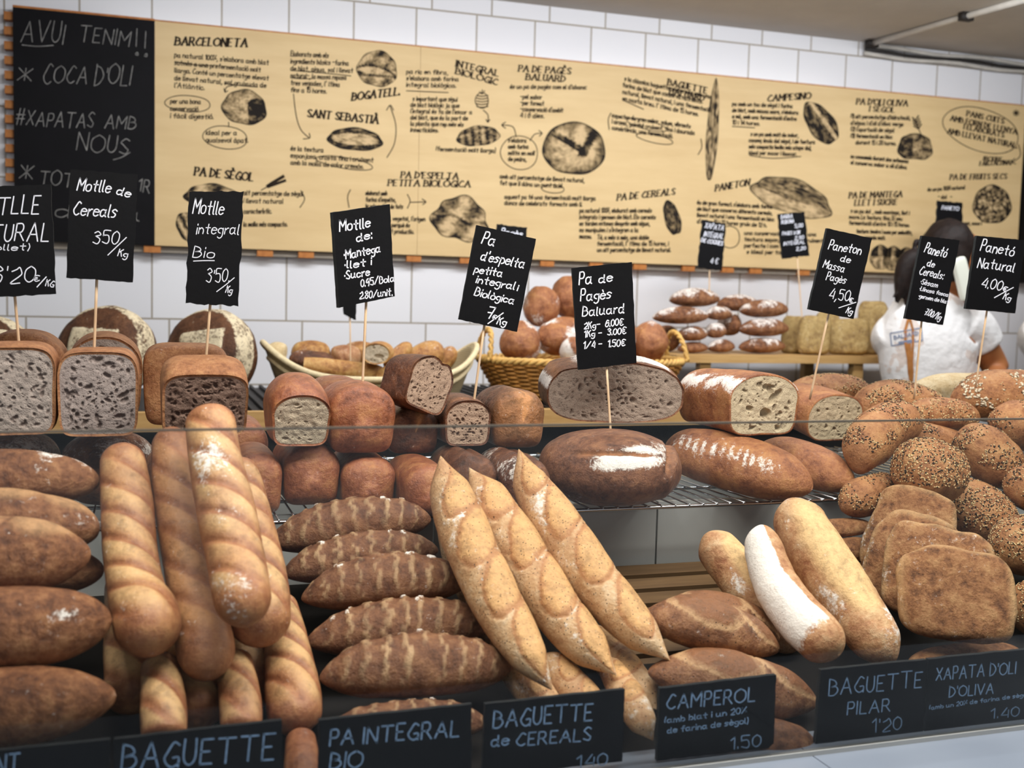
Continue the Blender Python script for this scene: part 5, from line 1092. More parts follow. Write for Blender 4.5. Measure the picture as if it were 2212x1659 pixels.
# --- pa de pages
GN = 'big country rounds'
bread('country_round', 'half a big country round, grey crumb facing out, behind the Pa de Pagès sign', [(1330, 852, 1.775, 152, 68), (1318, 838, 1.83, 154, 68), (1308, 826, 1.90, 142, 62), (1300, 815, 1.97, 80, 46)], 'round', 'bread', GN, 'a', 'crumb_pages', 330, (.0009, .0040), prof=p_dome, cap=(0, .12), pw=(2, 2), N=60, M=84, seed=131, lump=.03, inward=(-.1, 1, 0),
      fn=lambda t, ph, s, p: (.03 * math.exp(-(wrap(ph - 140) / 8) ** 2) - .05 * math.exp(-(wrap(ph - 122) / 6) ** 2), .6 * math.exp(-(wrap(ph - 145) / 6) ** 2), 1.2 * smooth(150, 162, ph % 360) * smooth(182, 172, ph % 360) + 1.1 * smooth(28, 45, ph % 360) * smooth(130, 112, ph % 360) * smooth(.02, .12, t)), big=[(.03, .012, .006, .005, 1.), (-.06, -.01, .008, .0035, 1.5)])
def f_pages(x, y, z, p):
    fl = 1.7 * math.exp(-((x - .22) / .5) ** 4 - ((z - .45 - .12 * x) / .25) ** 4) * (1 + .6 * nz(p, 40)) if y < .2 else .4
    fl += .7 * max(0, nz(p, 16, 3)) * smooth(-.3, -.8, z)
    cr = math.exp(-((x - .72 - .12 * z) / .035) ** 2) * smooth(-.1, .3, z) + math.exp(-((z - .60 + .25 * x * x) / .05) ** 2) * smooth(.75, .3, abs(x))
    return -.09 * cr + .03 * math.exp(-((x - .80 - .12 * z) / .06) ** 2), .75 * cr, fl * (1 - min(1, cr * 1.5))
ball('country_round', 'whole big country round with a white burst of flour, on the wire shelf', 1320, 1004, 1.87, 312, 162, .125, 'round', 'bread', GN, fn=f_pages, N=60, M=110, e=.9, seed=132, lump=.02)

# --- paneton
GO = 'long paneton loaves'
bread('paneton_loaf', 'cut paneton loaf with big holes in its pale crumb', [(1492, 862, 1.93, 68, 58), (1552, 868, 1.85, 80, 62), (1610, 876, 1.78, 88, 66), (1652, 886, 1.72, 90, 68)], 'paneton', 'bread', GO, 'b', 'crumb_open', 110, (.0012, .0055), prof=p_pan, cap=(.25, 0), N=70, M=72, seed=141, lump=.03,
      fn=lambda t, ph, s, p: (0, 0, 1.2 * math.exp(-(wrap(ph - 38) / 20) ** 2) * (1 + nz(p, 40)) + 1.2 * math.exp(-(wrap(ph - 142) / 20) ** 2) * (1 + nz(p, 40))), big=[(.0, .035, .008, .006, .3), (-.022, .018, .019, .008, 2.3), (-.005, -.012, .012, .010, .2), (-.035, -.038, .006, .006, 0), (.03, -.005, .008, .005, .5), (-.01, .03, .012, .006, 1.2)])
bread('paneton_loaf', 'second cut paneton loaf, holding the Paneton sign behind the first', [(1690, 862, 2.02, 60, 40), (1750, 880, 1.94, 72, 48), (1806, 902, 1.86, 76, 52)], 'paneton', 'bread', GO, 'b', 'crumb_open', 90, (.001, .004), prof=p_dome, cap=(.3, 0), N=50, M=60, seed=142, lump=.03)
bread('paneton_loaf', 'whole long paneton loaf with a feathery streak of flour, under the cut one', [(1438, 958, 1.96, 56, 52), (1540, 985, 1.86, 76, 70), (1650, 1015, 1.78, 78, 70), (1758, 1045, 1.71, 50, 46)], 'paneton', 'bread', GO, prof=p_flat, N=110, M=48, cap=(.2, .2), seed=143, lump=.025,
      fn=lambda t, ph, s, p: (0, 0, 1.1 * math.exp(-(wrap(ph - 35) / 17) ** 2) * (.62 + .35 * math.sin(s * 430 + (ph - 35) * .10 + 4 * nz(p, 22))) * smooth(.1, .2, t) * smooth(.9, .75, t)))
bread('paneton_loaf', 'dark paneton loaf in the shadow right of the long floury one', [(1640, 970, 2.02, 46, 44), (1745, 1005, 1.92, 58, 56), (1850, 1045, 1.82, 42, 42)], 'paneton', 'bread', GO, prof=p_flat, seed=144)

# --- seeded paneto pile
GI = 'seed-covered panetó loaves'
def seedloaf(lbl, path, n, seed=0, prof=p_ell, pale=.4, oat=0., thr=-.15, mat='seeded', down=-.35, size=.0021, **kw):
    rn = random.Random(seed); g = G(); kw.setdefault('cap', (.28, .28)); kw.setdefault('lump', .04)
    sweep(g, wp(path, lbl), prof=prof, seed=seed, N=64, M=36, **kw)
    lo = min(g.v, key=lambda v: v.z); ce = sum((Vector(q[:3]) for q in wp(path, lbl)), Vector()) / len(path)
    t = empty('seeded_loaf', Vector((ce.x, ce.y, lo.z))); props(t, lbl, 'bread', GI)
    g.build('crust', mat, t)
    seeds(g, t, n, rn, lambda p, nn: nn.z > down and nz(p, 26, seed) > thr, size, pale, oat)
    return t
seedloaf('seeded loaf holding the Paneton sign end of the pile, hindmost on the left', [(1690, 880, 2.08, 44, 42), (1780, 858, 2.08, 58, 52), (1885, 862, 2.08, 44, 42)], 1015, 201, pale=.7)
seedloaf('seeded loaf holding the sign Panetó de Cereals, seeds in bands', [(1842, 890, 1.92, 44, 44), (1945, 872, 1.90, 62, 54), (2062, 905, 1.88, 44, 40)], 1450, 202, pale=.55, thr=-.05)
seedloaf('oat-flaked loaf holding the Panetó Natural sign at the right edge', [(2050, 872, 1.88, 44, 40), (2150, 858, 1.86, 66, 58), (2300, 866, 1.84, 56, 54)], 1015, 203, oat=.6, pale=.6, thr=0.)
seedloaf('small seeded loaf with a floury patch, wedged in the middle of the pile', [(1945, 900, 1.86, 34, 30), (2030, 898, 1.85, 44, 36), (2110, 910, 1.84, 34, 30)], 609, 204, pale=.7)
seedloaf('smooth-ended seeded loaf at the right edge, below the oat-flaked one', [(2140, 905, 1.74, 40, 40), (2215, 920, 1.73, 56, 54), (2310, 940, 1.72, 50, 50)], 797, 205, pale=.4, thr=-.1)
seedloaf('bent seeded loaf at the left side of the pile, pale underneath', [(1985, 918, 1.78, 44, 44), (1920, 930, 1.75, 54, 54), (1872, 975, 1.71, 54, 56), (1852, 1035, 1.69, 40, 40)], 1015, 206, pale=.4, down=.0, hint=(0, -.5, .9))
seedloaf('smooth brown loaf with seeds on its top only, in the middle of the pile', [(1945, 930, 1.80, 32, 32), (2010, 945, 1.79, 38, 36), (2090, 965, 1.78, 34, 32)], 377, 207, down=.35)
seedloaf('round-shouldered seeded loaf slanting down to the right', [(2085, 928, 1.70, 44, 44), (2125, 985, 1.67, 60, 60), (2205, 1042, 1.64, 50, 50)], 1015, 208, pale=.4, hint=(0, -.5, .9))
seedloaf('thickly seeded round loaf in the heart of the pile', [(1915, 1040, 1.72, 60, 60), (1985, 1030, 1.71, 78, 76), (2062, 1045, 1.72, 56, 60)], 1885, 209, pale=.5, thr=-.6)
seedloaf('thickly seeded loaf slanting behind the ciabatta slabs', [(2030, 1055, 1.66, 56, 56), (2110, 1095, 1.63, 72, 72), (2195, 1150, 1.60, 56, 56)], 1885, 210, pale=.45, thr=-.6)
seedloaf('seeded loaf cut by the right edge, under the slanting one', [(2150, 1030, 1.64, 40, 42), (2215, 1055, 1.62, 56, 54), (2310, 1090, 1.60, 50, 50)], 797, 211)
seedloaf('dark seeded loaf end hanging over the shelf edge by the paneton loaves', [(1830, 1090, 1.64, 32, 38), (1880, 1068, 1.66, 46, 46), (1950, 1050, 1.70, 44, 44)], 609, 212, pale=.35, thr=-.3)
seedloaf('grey thickly seeded loaf at the right edge behind the ciabatta slabs', [(2128, 1185, 1.56, 50, 52), (2205, 1165, 1.55, 70, 68), (2310, 1170, 1.54, 60, 60)], 1740, 213, pale=.7, thr=-.7)
seedloaf('seeded loaf showing only its flank right of the front ciabatta slab', [(2180, 1310, 1.46, 42, 50), (2240, 1312, 1.45, 52, 60), (2320, 1320, 1.44, 44, 50)], 870, 214, pale=.5, thr=-.5)
bread('pale_loaf', 'pale cut loaf with a floury top in front of the assistant, behind the seeded pile', [(1975, 858, 2.06, 34, 28), (2040, 842, 2.06, 50, 34), (2125, 836, 2.06, 40, 30)], 'pale', group='pale loaf', prof=p_pan, cap=(.1, .1), pw=(3, 3), seed=220)

# --- floury wheels leaning on the wall
GK = 'floury wheels leaning on the tiled wall'
def f_wheel(cx, cz, ang):
    def fn(x, y, z, p):
        if y > .25: return 0, 0, .15
        c, s = math.cos(ang), math.sin(ang); u, v = (x - cx) * c + (z - cz) * s, -(x - cx) * s + (z - cz) * c
        m_ = max(abs(u) / .52, abs(v) / .52); r = math.hypot(x, z); sq = smooth(1.06, .94, m_)
        rim = smooth(.86, .93, r) * .9; n = .25 * nz(p, 20, 2)
        return (.05 * sq - .03 * smooth(.0, .1, abs(m_ - 1.02) * -1 + .1)), 0., max(sq, rim) * (1.05 + n)
    return fn
kw = dict(N=56, M=90, e=1., e2=.6, lump=.02)
ball('wheel_loaf', 'floury wheel of bread behind the brown-crumbed tin loaf, under the Motlle integral sign', 456, 768, 3.24, 206, 204, .07, 'backround', 'bread', GK, -24, 10, 14, fn=f_wheel(.18, -.05, .35), seed=301, **kw)
ball('wheel_loaf', 'floury wheel of bread behind the cut tin loaves, under the Motlle de Cereals sign', 230, 762, 3.24, 210, 206, .07, 'backround', 'bread', GK, -10, -6, 14, fn=f_wheel(-.05, -.1, -.15), seed=302, **kw)
ball('wheel_loaf', 'floury wheel of bread at the far left, only its top in view', -20, 782, 3.24, 200, 200, .07, 'backround', 'bread', GK, -10, 20, 14, fn=f_wheel(.1, .1, .5), seed=303, **kw)

# --- linen basket with golden breads
def loop(cx, cy, rx, ry, z, n=64, dz=None): return [(cx + rx * math.cos(a), cy + ry * math.sin(a), (z + (dz(a) if dz else 0))) for a in [6.28318 * k / n for k in range(n)]]
a_, b_ = P(568, 790, 2.97), P(1028, 800, 2.97); cxb, cyb, rxb = (a_.x + b_.x) / 2, 2.98, (b_.x - a_.x) / 2
zr = P(800, 820, 2.81).z
lift = lambda a: .085 * abs(math.cos(a)) ** 4
lb = empty('linen_basket', (cxb, cyb, ZK)); props(lb, 'pale oval linen basket with two cream bands, full of golden breads', 'basket')
g = G(); rows = []; NB = 15; MB = 88
for i in range(NB * 2 + 1):
    q = i / NB if i <= NB else 2 - i / NB; ins = 0 if i <= NB else .012; row = []
    for j in range(MB):
        a = 6.28318 * j / MB; s = (.80 + .20 * q ** .8); z = ZK + .004 + (zr + lift(a) - ZK) * q + (0 if i <= NB else .004 * (1 - q) + (.008 if q < .05 else 0)); rr = .0015 * math.sin(i * 3.14)
        row.append(g.vert((cxb + (rxb * s - ins + rr) * math.cos(a), cyb + (.175 * s - ins + rr) * math.sin(a), z)))
    rows.append(row)
for i in range(NB * 2):
    for j in range(MB): g.face((rows[i][j], rows[i][(j + 1) % MB], rows[i + 1][(j + 1) % MB], rows[i + 1][j]))
g.face(rows[0][::-1]); g.face(rows[-1])
def linen():
    s = NT('linen_weave'); w = s.n('ShaderNodeTexWave', i_Vector=s.oc, i_Scale=60.0, i_Distortion=1.5, bands_direction='Z')
    return s.out(s.mix(s.math('MULTIPLY', w.outputs['Fac'], s.noise(30)), lin('9d8f70'), lin('bfae88')), .8, .2, s.bump(w.outputs['Fac'], .5, .002))
MT['linen'] = linen()
g.build('woven_body', 'linen', lb)
g = G(); g.tube(loop(cxb, cyb, rxb, .175, zr, 64, lift), .008, 8, closed=True); g.build('rim_band', 'bandwhite', lb)
g = G(); g.tube(loop(cxb, cyb, rxb * .935 + .004, .1675, zr - .028, 64, lambda a: lift(a) * .86), .006, 8, closed=True); g.build('side_band', 'bandwhite', lb)
GP = 'golden breads in the linen basket'
gp = dict(N=50, M=28, cap=(.25, .25))
for lbl, pth, mt in (('round golden roll at the left end of the linen basket', [(590, 772, 3.14, 16, 22), (604, 766, 3.13, 22, 27), (622, 770, 3.12, 16, 22)], 'pale'),
                     ('broad golden loaf at the back of the linen basket, left half', [(634, 768, 3.20, 24, 26), (680, 762, 3.20, 34, 28), (720, 770, 3.2, 24, 24)], 'gold'),
                     ('dark-crusted bread lying behind the long golden one in the linen basket', [(614, 778, 3.10, 16, 20), (655, 778, 3.10, 20, 22), (720, 782, 3.1, 16, 18)], 'rye'),
                     ('small golden bread with flour at the back centre of the linen basket', [(712, 776, 3.18, 20, 26), (740, 768, 3.18, 26, 26), (775, 776, 3.18, 20, 24)], 'pilar'),
                     ('golden bread standing behind the skewer in the linen basket', [(748, 772, 3.22, 24, 28), (775, 762, 3.22, 28, 24), (806, 770, 3.22, 20, 24)], 'gold'),
                     ('slender golden bread pointing up right of centre in the linen basket', [(835, 800, 3.12, 14, 18), (868, 770, 3.14, 16, 19), (892, 748, 3.16, 12, 14)], 'gold'),
                     ('thick golden bread at the right end of the linen basket', [(870, 800, 3.16, 24, 26), (925, 765, 3.17, 34, 30), (962, 762, 3.18, 26, 26)], 'gold'),
                     ('short golden bread leaning against the right wall of the linen basket', [(940, 790, 3.18, 17, 19), (964, 765, 3.18, 20, 21), (984, 758, 3.18, 14, 17)], 'gold'),
                     ('orange-brown bread low in the right half of the linen basket', [(800, 812, 3.06, 20, 22), (880, 806, 3.06, 24, 26), (970, 800, 3.08, 20, 22)], 'gold')):
    bread('golden_bread', lbl, [(q[0], q[1], q[2] - .15) + tuple(q[3:]) for q in pth], mt, group=GP, fn=f_floury(.3, 5, 20), **gp)
bread('golden_bread', 'long golden bread with a cut end along the front of the linen basket', [(655, 788, 2.92, 19, 21), (700, 792, 2.91, 21, 23), (780, 800, 2.91, 21, 22), (858, 806, 2.91, 17, 19)], 'gold', 'bread', GP, 'a', 'crumb_white', 20, cap=(0, .2), N=50, M=36)
bread('golden_bread', 'cut bread with a hole in its pale end, in the middle of the linen basket', [(812, 766, 2.88, 32, 24), (818, 762, 2.93, 34, 25), (824, 758, 2.99, 28, 20)], 'gold', 'bread', GP, 'a', 'crumb_white', 12, (.002, .004), cap=(0, .3), N=36, M=40, big=[(.008, .006, .013, .006, .1)], inward=(0, 1, 0))

# --- wicker basket with rounds
a_, b_ = P(1038, 775, 3.03), P(1466, 778, 3.03); cxw, cyw, rxw = (a_.x + b_.x) / 2, 3.03, (b_.x - a_.x) / 2; ryw = .17
zw = P(1250, 785, 2.86).z
wb = empty('wicker_basket', (cxw, cyw, ZK)); props(wb, 'honey-coloured wicker basket with two hoop handles, heaped with round loaves', 'basket')
g = G(); nrow = 17; ns = 44; dn = ns * 4
for i in range(nrow):
    q = (i + .5) / nrow; s = .80 + .20 * q; z = ZK + .004 + (zw - ZK - .012) * q
    pts = []
    for j in range(dn):
        a = 6.28318 * j / dn; w = .0042 * math.cos(a * ns / 2 + math.pi * i); pts.append((cxw + (rxw * s + w) * math.cos(a), cyw + (ryw * s + w) * math.sin(a), z))
    g.tube(pts, .0046, 5, closed=True)
g.build('woven_strands', 'wicker', wb)
g = G()
for j in range(ns):
    a = 6.28318 * j / ns; g.tube([(cxw + rxw * (.80 + .20 * q) * math.cos(a), cyw + ryw * (.80 + .20 * q) * math.sin(a), ZK + .004 + (zw - ZK - .006) * q) for q in (0, .33, .66, 1)], .0032, 5)
g.build('stakes', 'wicker', wb)
g = G(); i0 = [g.vert((cxw + rxw * .785 * math.cos(a), cyw + ryw * .785 * math.sin(a), ZK + .006)) for a in [6.28318 * j / 40 for j in range(40)]]; g.face(i0); g.build('bottom', 'wicker', wb, False)
g = G()
for ph in (0, 2.1, 4.2): g.tube([(cxw + (rxw + .006 * math.cos(a * 26 + ph)) * math.cos(a), cyw + (ryw + .006 * math.cos(a * 26 + ph)) * math.sin(a), zw + .006 * math.sin(a * 26 + ph)) for a in [6.28318 * k / 260 for k in range(260)]], .0058, 6, closed=True)
g.build('braided_rim', 'wicker_pale', wb)
for sgn in (-1, 1):
    g = G()
    for ph in (0, 3.14):
        pts = []
        for k in range(41):
            u = k / 40; th = math.pi * u; x = cxw + sgn * (rxw * (.985 - .05 * math.sin(th))); y = cyw - .065 * math.cos(th)
            pts.append((x + .004 * math.cos(u * 40 + ph), y, zw + .085 * math.sin(th) + .004 * math.sin(u * 40 + ph)))
        g.tube(pts, .0055, 6)
    g.build('handle', 'wicker_pale', wb)
GQ = 'round loaves in the wicker basket'
for lbl, px, py, Y, w, h, d, sd in (('golden-brown round at the top of the wicker heap, beside the Pa de Pagès sign', 1235, 650, 3.22, 120, 104, .07, 1), ('brown round leaning at the upper left of the wicker heap', 1178, 670, 3.24, 90, 92, .06, 2), ('floury round in the middle of the wicker heap', 1205, 722, 3.15, 140, 92, .07, 3),
                                    ('dark scored round at the left of the wicker basket', 1130, 738, 3.14, 104, 92, .06, 4), ('small floury round at the front of the wicker basket', 1230, 746, 3.11, 82, 66, .04, 5), ('floury round with an orange top at the right of the wicker basket', 1398, 736, 3.16, 84, 88, .06, 6), ('round loaf hidden behind the Pa de Pagès sign in the wicker basket', 1318, 720, 3.17, 130, 110, .07, 7)):
    ball('round_loaf', lbl, px, py, Y - .14, w, h, d, 'paneton', 'bread', GQ, yaw=sd * 20, roll=(sd * 37) % 50 - 25, fn=(lambda sd: lambda x, y, z, p: (-.04 * math.exp(-((x + .1 * sd % .4 - .1) / .08) ** 2), 0, max(0, 1.1 * smooth(-.1, .25, nz(p, 11, sd * 3)) if sd in (1, 3, 5, 6) else .8 * smooth(.05, .35, nz(p, 13, sd * 3)))))(sd), seed=sd + 310, lump=.10)

# --- flat loaves heaped on the bench
GV = 'floury flat loaves heaped on the pine bench'
for lbl, x0, y0, x1, y1, Y, sd in (('flat loaf at the very top of the bench heap', 1446, 622, 1554, 670, 3.30, 1), ('pointed flat loaf second from the top of the bench heap', 1410, 662, 1530, 706, 3.22, 2), ('yellowish flat loaf in the left column of the bench heap', 1463, 704, 1528, 742, 3.22, 3), ('lowest loaf of the left column on the bench', 1464, 738, 1530, 766, 3.22, 4),
                                   ('white-floured loaf lying on the bench plank beside the lowest left one', 1528, 733, 1586, 766, 3.22, 5), ('small flat loaf end in the middle of the bench heap, lower', 1524, 697, 1568, 736, 3.24, 6), ('small flat loaf end in the middle of the bench heap, upper', 1524, 662, 1582, 698, 3.26, 7), ('dark flat loaf at the top centre of the bench heap', 1549, 636, 1638, 678, 3.34, 8),
                                   ('upright floury loaf in the gap between the two columns of the bench heap', 1556, 675, 1602, 734, 3.28, 9), ('flour-spotted loaf on top of the right column of the bench heap', 1598, 647, 1702, 692, 3.24, 10), ('brown loaf in the middle of the right column of the bench heap', 1592, 685, 1700, 732, 3.24, 11), ('loaf with a pale facet at the bottom of the right column on the bench', 1596, 729, 1696, 768, 3.22, 12), ('dark loaf behind the right handle of the wicker basket', 1414, 702, 1466, 768, 3.32, 13)):
    cx, cy, w, h = (x0 + x1) / 2, (y0 + y1) / 2, (x1 - x0) / 2, (y1 - y0) / 2
    bread('flat_loaf', lbl, [(x0, cy + 2, Y, h * .8, h * .8), (cx, cy, Y, h * 1.25, h), (x1, cy, Y, h * .8, h * .8)], 'country', group=GV, fn=f_floury(.85, sd, 15, True, -.2), prof=p_flat, cap=(.4, .4), N=44, M=28, seed=sd + 330)
GT = 'square seeded loaves standing on the bench'
for lbl, x0, y0, x1, y1, Y, yw, sd in (('narrow square loaf, first of those standing at the right of the bench', 1692, 682, 1738, 766, 3.28, -30, 1), ('square yellowish loaf, second of those standing on the bench', 1722, 684, 1790, 766, 3.22, -20, 2), ('square loaf with dark olive spots under the Paneton sign', 1786, 688, 1876, 767, 3.22, -14, 3), ('square loaf leaning by the assistant at the end of the bench', 1852, 654, 1916, 768, 3.28, -20, 4), ('square loaf behind, just visible under the Paneton sign', 1762, 672, 1812, 740, 3.36, -10, 5)):
    ball('square_loaf', lbl, (x0 + x1) / 2, (y0 + y1) / 2, Y, x1 - x0, y1 - y0, .03, 'focaccia', 'bread', GT, yw, 0, 10, .4, lambda x, y, z, p: (0, 0, .1), N=30, M=44, lump=.09, lf=14, seed=sd + 350, e2=.5)

# ------------------------------------------------------------ people
def remesh(o, vox, sm=4):
    m1 = o.modifiers.new('r', 'REMESH'); m1.mode = 'VOXEL'; m1.voxel_size = vox
    m2 = o.modifiers.new('s', 'SMOOTH'); m2.iterations = sm; m2.factor = .5
    dg = bpy.context.evaluated_depsgraph_get(); dg.update(); me = bpy.data.meshes.new_from_object(o.evaluated_get(dg)); o.modifiers.clear()
    old = o.data; o.data = me; me.name = o.name
    me.polygons.foreach_set('use_smooth', [True] * len(me.polygons)); bpy.data.meshes.remove(old); return o
def limb(g, pts, hint=(0, -1, .2), cap=(.12, .12), N=30, M=22): sweep(g, [tuple(p) for p in pts], hint=hint, N=N, M=M, cap=cap, lump=0)
def at(px, py, Y, rs, ru=None):
    k = px2m(px, py, Y); p = P(px, py, Y); return (p.x, p.y, p.z, rs * k, (ru or rs) * k)
def shirt_mat(stain):
    s = NT('white_cotton_shirt'); n = s.noise(9, 4)
    col = s.mix(s.math('MULTIPLY', s.math('GREATER_THAN', n, .60), .35 if stain else 0.), lin('e9e7e6'), lin('b98a62'))
    return s.out(col, .9, .1, s.bump(s.noise(14, 3), .5, .02))
MT['shirt'] = shirt_mat(True)

def person(lbl, dx, Yc, full):
    def A(px, py, Y, rs, ru=None): return at(px + dx, py, Y + Yc - 2.95, rs, ru)
    fx, fy = A(2010, 900, 2.95, 10)[:2]
    t = empty('person', Vector((fx, fy, 0))); props(t, lbl, 'person', 'bakery assistants')
    g = G()
    limb(g, [A(2012, 985, 2.95, 92, 66), A(2008, 860, 2.95, 92, 66), A(2006, 770, 2.95, 104, 72), A(2014, 705, 2.95, 104, 66), A(2040, 668, 2.95, 62, 46)], hint=(0, -1, 0), cap=(.03, .10))
    limb(g, [A(2045, 700, 2.95, 34), A(2052, 640, 2.96, 32), A(2056, 600, 2.97, 32)])          # neck
    limb(g, [A(2056, 640, 2.97, 48, 52), A(2056, 590, 2.97, 62, 66), A(2054, 545, 2.97, 70, 74), A(2050, 487, 2.97, 52, 54)], hint=(.8, .6, 0), cap=(.3, .4))   # head
    nd = Vector((.72, .7, 0)); hc = Vector(A(2055, 575, 2.97, 1)[:3])
    limb(g, [tuple(hc + nd * .085 + Vector((0, 0, .03))) + (.008, .008), tuple(hc + nd * .112 + Vector((0, 0, -.004))) + (.013, .012), tuple(hc + nd * .098 + Vector((0, 0, -.016))) + (.012, .009)])
    limb(g, [tuple(hc + nd * .086 + Vector((-.02, .02, -.042))) + (.006, .005), tuple(hc + nd * .094 + Vector((0, 0, -.042))) + (.008, .006), tuple(hc + nd * .086 + Vector((.02, -.02, -.042))) + (.006, .005)])
    e1 = Vector(A(2082, 590, 2.93, 1)[:3]); limb(g, [tuple(e1 + Vector((0, 0, .03))) + (.012, .006), tuple(e1) + (.017, .008), tuple(e1 - Vector((0, 0, .028))) + (.009, .006)], hint=(1, 0, 0))
    # right arm: shoulder, elbow, forearm folded to the front
    limb(g, [A(2088, 692, 2.95, 40), A(2118, 740, 2.95, 33), A(2142, 778, 2.95, 29), A(2158, 812, 2.93, 27)], cap=(.1, .1))
    limb(g, [A(2158, 808, 2.93, 27), A(2135, 835, 2.86, 24), A(2095, 850, 2.80, 18)], cap=(.1, .1))
    hnd = Vector(A(2088, 852, 2.79, 1)[:3])
    limb(g, [tuple(hnd + Vector((.03, .01, 0))) + (.022, .016), tuple(hnd) + (.036, .015), tuple(hnd + Vector((-.045, -.01, 0))) + (.032, .012)])
    for k, (o, ln) in enumerate(((-.027, .060), (-.009, .070), (.009, .066), (.026, .050))):
        b = hnd + Vector((-.045, -.01, 0)) + Vector((0, .3, 1)).normalized() * o * .9; limb(g, [tuple(b) + (.009, .009), tuple(b + Vector((-ln * .5, -.004, -.004))) + (.0085, .0085), tuple(b + Vector((-ln, -.004, -.018))) + (.007, .007)], N=10, M=10)
    limb(g, [tuple(hnd + Vector((.01, -.01, .02))) + (.011, .011), tuple(hnd + Vector((-.02, -.03, .035))) + (.01, .01), tuple(hnd + Vector((-.045, -.035, .03))) + (.008, .008)], N=10, M=10)
    # left arm: raised in front, the hand at the ear on the phone
    limb(g, [A(1925, 718, 2.97, 38), A(1945, 742, 3.03, 32), A(1985, 752, 3.08, 28)], cap=(.1, .1))
    limb(g, [A(1985, 750, 3.08, 27), A(2065, 700, 3.04, 23), A(2104, 655, 2.92, 17)], cap=(.1, .1))
    h2 = Vector(A(2108, 640, 2.87, 1)[:3])
    limb(g, [tuple(h2 + Vector((0, 0, -.02))) + (.020, .018), tuple(h2 + Vector((0, 0, .02))) + (.034, .015), tuple(h2 + Vector((.002, 0, .055))) + (.032, .012)], hint=(0, 1, 0))
    for o, ln in ((-.026, .05), (-.009, .062), (.009, .064), (.026, .056)):
        b = h2 + Vector((.004 + o * .1, o * .9, .055)); limb(g, [tuple(b) + (.009, .009), tuple(b + Vector((-.006, -.012, ln * .45))) + (.0085, .0085), tuple(b + Vector((-.026, -.03, ln * .7))) + (.0075, .0075)], N=10, M=10)
    limb(g, [tuple(h2 + Vector((-.01, -.015, 0))) + (.011, .011), tuple(h2 + Vector((-.022, -.035, .03))) + (.010, .010), tuple(h2 + Vector((-.024, -.042, .055))) + (.008, .008)], N=10, M=10)
    hips = A(2012, 985, 2.95, 92, 66)
    for sx in (-.085, .085): limb(g, [(fx + sx, fy, hips[2] - .02, .085, .09), (fx + sx, fy - .02, .50, .06, .065), (fx + sx, fy + .02, .09, .042, .045), (fx + sx, fy + .0, .03, .045, .045)], hint=(0, -1, 0), cap=(.04, .04))
    b = remesh(g.build('body', 'skin', t), .0065, 2)
    g = G()
    limb(g, [A(2010, 1010, 2.95, 98, 72), A(2008, 870, 2.95, 98, 72), A(2004, 775, 2.95, 112, 80), A(2010, 712, 2.95, 112, 74), A(2040, 668, 2.95, 74, 54), A(2050, 648, 2.955, 46, 42)], hint=(0, -1, 0), cap=(.02, .03))
    limb(g, [A(2070, 690, 2.95, 52), A(2104, 712, 2.95, 48), A(2126, 750, 2.95, 44)], cap=(.1, .05))
    limb(g, [A(1940, 716, 2.95, 48), A(1926, 732, 2.99, 44), A(1940, 744, 3.025, 40)], cap=(.1, .05))
    remesh(g.build('t_shirt', 'shirt', t), .007, 5)
    g = G()
    for sx in (-.085, .085): limb(g, [(fx + sx * .9, fy, hips[2] + .03, .115, .115), (fx + sx, fy, hips[2] - .15, .10, .105), (fx + sx, fy - .02, .50, .082, .085), (fx + sx, fy + .02, .10, .075, .08)], hint=(0, -1, 0), cap=(.05, .01))
    remesh(g.build('trousers', 'trouser', t), .012, 2)
    g = G()
    for sx in (-.085, .085): limb(g, [(fx + sx, fy - .09, .035, .04, .035), (fx + sx, fy + .02, .045, .045, .045), (fx + sx, fy + .15, .03, .045, .03)], cap=(.2, .25))
    remesh(g.build('shoes', 'trouser', t), .008, 2)
    g = G()     # hair: cap over skull and a tied tail
    def hf(x, y, z, p): return .04 * nz(p, 40), 0, 0
    ax = Vector((.70, .71, 0)); ay = Vector((-.71, .70, 0)); hc2 = Vector(A(2048, 548, 2.955, 1)[:3])
    blob(g, hc2 - ax * .016 + Vector((0, 0, .012)), ax * .090, ay * .084, Vector((0, 0, .098)), 1., hf, N=26, M=40, lump=.04, lf=30)
    blob(g, hc2 - ax * .058 - Vector((0, 0, .02)), ax * .045, ay * .070, Vector((0, 0, .075)), 1., hf, N=20, M=30, lump=.05, lf=30)
    limb(g, [A(1996, 560, 2.93, 16), A(1968, 560, 2.92, 22), A(1955, 588, 2.92, 22), A(1947, 625, 2.92, 16), A(1934, 655, 2.92, 6)], cap=(.2, .3))
    limb(g, [A(1986, 575, 2.92, 14), A(1970, 600, 2.91, 14), A(1964, 640, 2.91, 9), A(1960, 662, 2.91, 4)], cap=(.2, .3))
    for q in range(7):
        r1 = random.Random(q); limb(g, [A(1975 + r1.uniform(-12, 12), 545, 2.92, 7), A(1950 + r1.uniform(-10, 14), 600, 2.915, 7), A(1938 + r1.uniform(-14, 26), 650 + r1.uniform(-6, 18), 2.915, 3)], N=14, M=8)
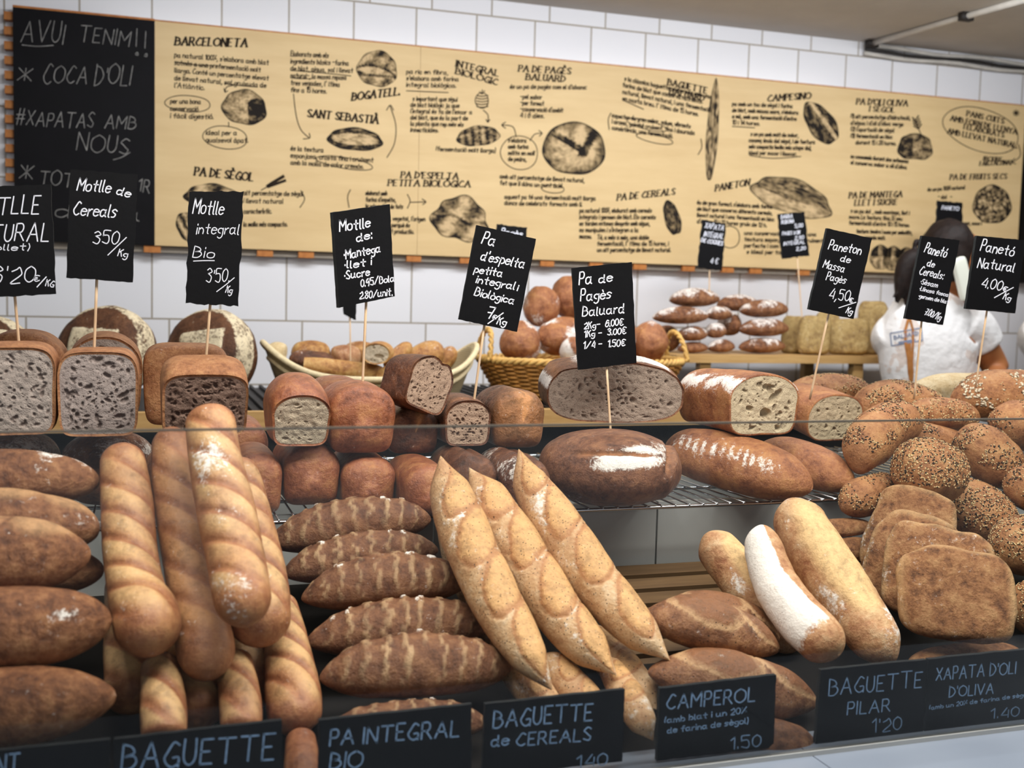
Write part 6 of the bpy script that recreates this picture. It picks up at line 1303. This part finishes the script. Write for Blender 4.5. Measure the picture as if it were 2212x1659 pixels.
    limb(g, [A(1998, 540, 2.93, 7), A(1980, 520, 2.92, 6), A(1975, 545, 2.92, 6)], N=12, M=8)
    remesh(g.build('hair', 'hair', t), .005, 1)
    return t, A
per, A_ = person('assistant in a white printed T-shirt, seen from behind with a phone at the ear', 0, 2.95, True)
# print on the shirt back
def on_shirt(px, py):
    sh = [o for o in per.children if o.name.startswith('t_shirt')][0]
    d = ray(px, py).normalized(); o = WLOC[sh.name]; hit = sh.ray_cast(EYEV - o, d)
    return (hit[1] + o - d * .0025) if hit[0] else P(px, py, 2.86)
shirt = [o for o in per.children if o.name.startswith('t_shirt')][0]
bpy.context.view_layer.update()
MT['print_blue'] = plain('blue_print', '7d89a3', .9, .1); MT['print_brown'] = plain('brown_print', 'a8703f', .9, .1, .25, 40)
g = G()
def path2(pts, w, mi=0):
    q = []
    for a, b in zip(pts, pts[1:]):
        for k in range(6): q.append((a[0] + (b[0] - a[0]) * k / 6, a[1] + (b[1] - a[1]) * k / 6))
    ribbon(g, q + [pts[-1]], w, on_shirt, mi)
path2([(1923, 720), (1990, 708), (1993, 735), (1926, 747), (1923, 720)], 2.2)
write(g, 'BALUARD', 1932, 733, 1984, 723, 8, 1.8, on_shirt, jit=0, slant=0)
path2([(1942, 740), (1976, 734)], 4)
gp_ = g.build('printed_stamp', 'print_blue', per, False)
g = G()
for i in range(16):
    pass
q = [(1962, 690), (1956, 712), (1956, 740), (1962, 775), (1964, 805), (1968, 825)]; path2(q, 6); path2([(1966, 690), (1972, 712), (1972, 745), (1970, 780), (1971, 806), (1969, 826)], 5); path2([(1963, 745), (1966, 790), (1968, 815)], 9)
g.build('printed_baguette', 'print_brown', per, False)
ph = Vector(A_(2080, 602, 2.845, 1)[:3]); ax, ay, az = cam_axes(20, -20, 0); g = G()
blob(g, ph, ax * .024, ay * .011, az * .068, .3, None, N=20, M=32, lump=0, e2=.4)
props(g.build('phone', 'phone'), "white phone held to the assistant's ear", 'phone')
person('second worker cut off by the right edge, in white sleeve and black trousers', 318, 3.12, False)
print('DUP', {k: v for k, v in LABELS.items() if len(v) > 1})
